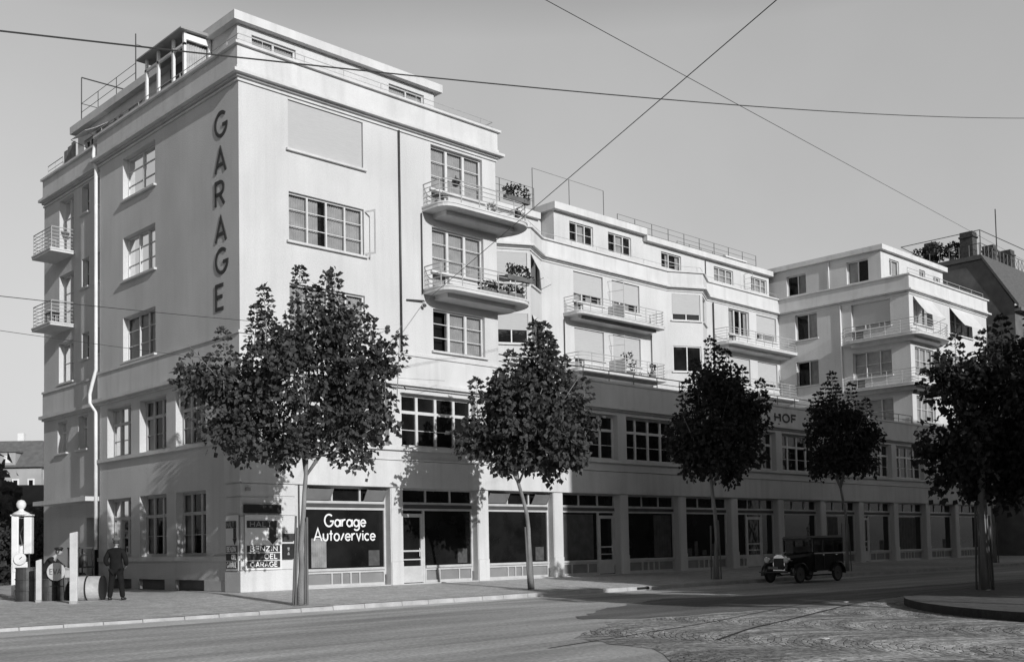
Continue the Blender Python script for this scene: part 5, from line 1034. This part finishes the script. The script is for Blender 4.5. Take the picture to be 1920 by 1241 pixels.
def wheel(x, y, nm='wheel'):
    q = MB(); r_ = .40; pr = []
    for i in range(13): a = 2*pi*i/12; pr.append((r_-.06+.06*cos(a), .06*sin(a)))
    q.lathe(pr, (x,y,r_), 24, axis='y'); wq = q.build(nm, TYRE, car, smooth=True); q = MB(); q.lathe([(r_-.13,-.05),(r_-.1,-.055),(r_-.09,.0),(r_-.1,.055),(r_-.13,.05)], (x,y,r_), 24, axis='y'); q.build('rim', mat('wheel_paint', .09, .5), wq)
    q = MB()
    for k in range(12): a = 2*pi*k/12; q.tube([(x+.05*cos(a),y-.03,r_+.05*sin(a)),(x+(r_-.11)*cos(a),y,r_+(r_-.11)*sin(a))], .016, 5)
    q.lathe([(.02,-.09),(.07,-.07),(.08,.05)], (x,y,r_), 12, axis='y'); q.build('spokes', mat('wheel_paint', .09), wq)
for x in (.45, 3.45):
    for y in (-.76,.76): wheel(x, y)
def fender(x, y, front):
    s_ = 1 if y > 0 else -1; q = MB(); n = 12; a0, a1 = (pi*1.02, pi*-.08) if front else (pi*.95, pi*.0)
    for i in range(n+1):
        a = a0+(a1-a0)*i/n; r_ = .5; px, pz = x+r_*cos(a), .42+r_*.98*sin(a)
        if front and i == n: px, pz = x+.75, .32
        yi, yo = y-s_*.16, y+s_*.14; q.v += [(px,yi,pz),(px,yo,pz-.02),(px,yo+.01*s_,pz-.07),(px,yi,pz-.03)]
    for i in range(n):
        for j in range(4): a = i*4+j; b = i*4+(j+1) % 4; q.f.append((a, b, b+4, a+4)); q.mi.append(0)
    q.f.append((0,1,2,3)); q.f.append(tuple(n*4+j for j in range(4))); q.mi += [0,0]; q.build('mudguard', CP, car, smooth=True)
for x, f in ((.45,True),(3.45,False)):
    for y in (-.76,.76): fender(x, y, f)
for y in (-1,1): q = MB(); q.box(1.15, 2.98, min(y*.62,y*.92), max(y*.62,y*.92), .3, .35); q.build('running_board', CP, car)
q = MB(); q.lathe([(.36,0),(.4,.04),(.4,.14),(.36,.18)], (4.14,0,.98), 20, axis='x'); q.build('spare_wheel', TYRE, car)

# ------------------------------------------------------------------ plants and things on the balconies
def flowerbox(loc, rz, ln, h, seed, label):
    random.seed(seed); r = empty('flower_box', loc, rz, label=label, cat='flower box', group='flower boxes on the balcony rails'); q = MB(); q.box(-ln/2, ln/2, -.11, .11, 0, .2); q.build('box', mat('box_wood', .12, .8, .2, 4), r); q = MB()
    for _ in range(int(ln*34)):
        c = Vector((random.uniform(-ln/2,ln/2), random.uniform(-.14,.14), .2+random.uniform(0,h)**1.0))
        for k in range(5): leaf(q, c+Vector((random.gauss(0,.05),random.gauss(0,.05),random.gauss(0,.05))), Vector((random.gauss(0,1),random.gauss(0,1),random.gauss(.3,1))).normalized(), .13, .2)
    q.build('foliage', LEAFD, r); return r
flowerbox((13.2,-1.35,16.9), 0, 1.5, .5, 1, 'flower box with tall sprigs at the end of the upper corner balcony')
flowerbox((13.2,-1.35,13.3), 0, 1.5, .45, 2, 'bushy flower box at the end of the lower corner balcony')
flowerbox((12.2,-1.32,12.5), 0, 2.6, .3, 3, 'low row of plants on the floor of the lower corner balcony')
flowerbox((33.9,9.6,12.55), 0, 1.2, 1.2, 4, 'leafy plants on the lower centre balcony beside the screen'); flowerbox((36.2,9.45,12.55), 0, .5, .7, 5, 'small dark pot plant on the lower centre balcony, right of the screen')
for (x, y, z), lb in (((9.7,-1.2,17.05), 'round dark lantern on the left rail of the upper corner balcony'), ((14.35,-.2,16.85), 'round dark ball hanging at the right end of the upper corner balcony')):
    r = empty('lantern', (x,y,z), label=lb, cat='lantern'); q = MB(); q.lathe([(.02,-.2),(.13,-.15),(.19,0),(.13,.15),(.02,.2)], n=14); q.build('shade', BLACK, r, smooth=True); q = MB(); q.tube([(0,0,.2),(0,0,.3)], .03); q.build('knob', DIRON, r)
r = empty('balcony_table', (.0-.35,16.9,12.5), label='small dark stool on the lower left balcony', cat='stool'); q = MB(); q.box(-.25,.25,-.3,.3,.55,.6); q.build('seat', BLACK, r)
for a in (-.22,.18):
    for b in (-.27,.23): q = MB(); q.box(a,a+.04,b,b+.04,0,.55); q.build('leg', BLACK, r)
r = empty('draped_blanket', (1.25,10.6,20.55), label='dark cloth airing over the parapet of the side roof terrace', cat='cloth'); q = MB()
for i in range(12):
    for j in range(6):
        f = lambda u, v: (-1.25+.05*sin(u*1.7)+.02*v, -.75+u*.12, .25-v*.19+.05*sin(u*1.1)); q.poly([f(i,j), f(i+1,j), f(i+1,j+1), f(i,j+1)])
q.build('cloth', mat('blanket', .05, .95, .4, 6), r)

random.seed(3)
for (x, y), lb in (((26.9,-8.9), 'pale scrap of paper in the gutter by the rear wheel of the car'), ((13.2,-21.6), 'pale scrap of paper lying on the traffic island'), ((8.7,-19.3), 'pale scrap of paper lying on the tram rail'), ((-2.4,-25.0), 'pale scrap of paper on the cobbles, nearest the viewer')):
    z0 = (-.12 if x == 13.2 else RZ+.02); q = MB(); q.hexa([(x,y,z0), (x+.14,y-.02,z0+.01), (x+.15,y+.09,z0+.015), (x+.02,y+.1,z0), (x,y,z0+.006), (x+.14,y-.02,z0+.018), (x+.15,y+.09,z0+.022), (x+.02,y+.1,z0+.008)]); tag(q.build('paper_scrap', LWHITE), lb, 'litter')
q = MB(); q.box(13.0, 13.75, KY-.024, KY-.015, RZ+.03, gz(13,KY)-.02); tag(q.build('street_drain', BLACK), 'dark drain slot in the kerb at the end of the sunny stretch', 'drain')

# ------------------------------------------------------------------ scale model units to metres
bpy.context.view_layer.update()
SM = Matrix.Scale(S, 4)
for me in bpy.data.meshes: me.transform(SM)
for o in bpy.data.objects:
    if o.type in ('MESH', 'EMPTY'): o.location = o.location*S
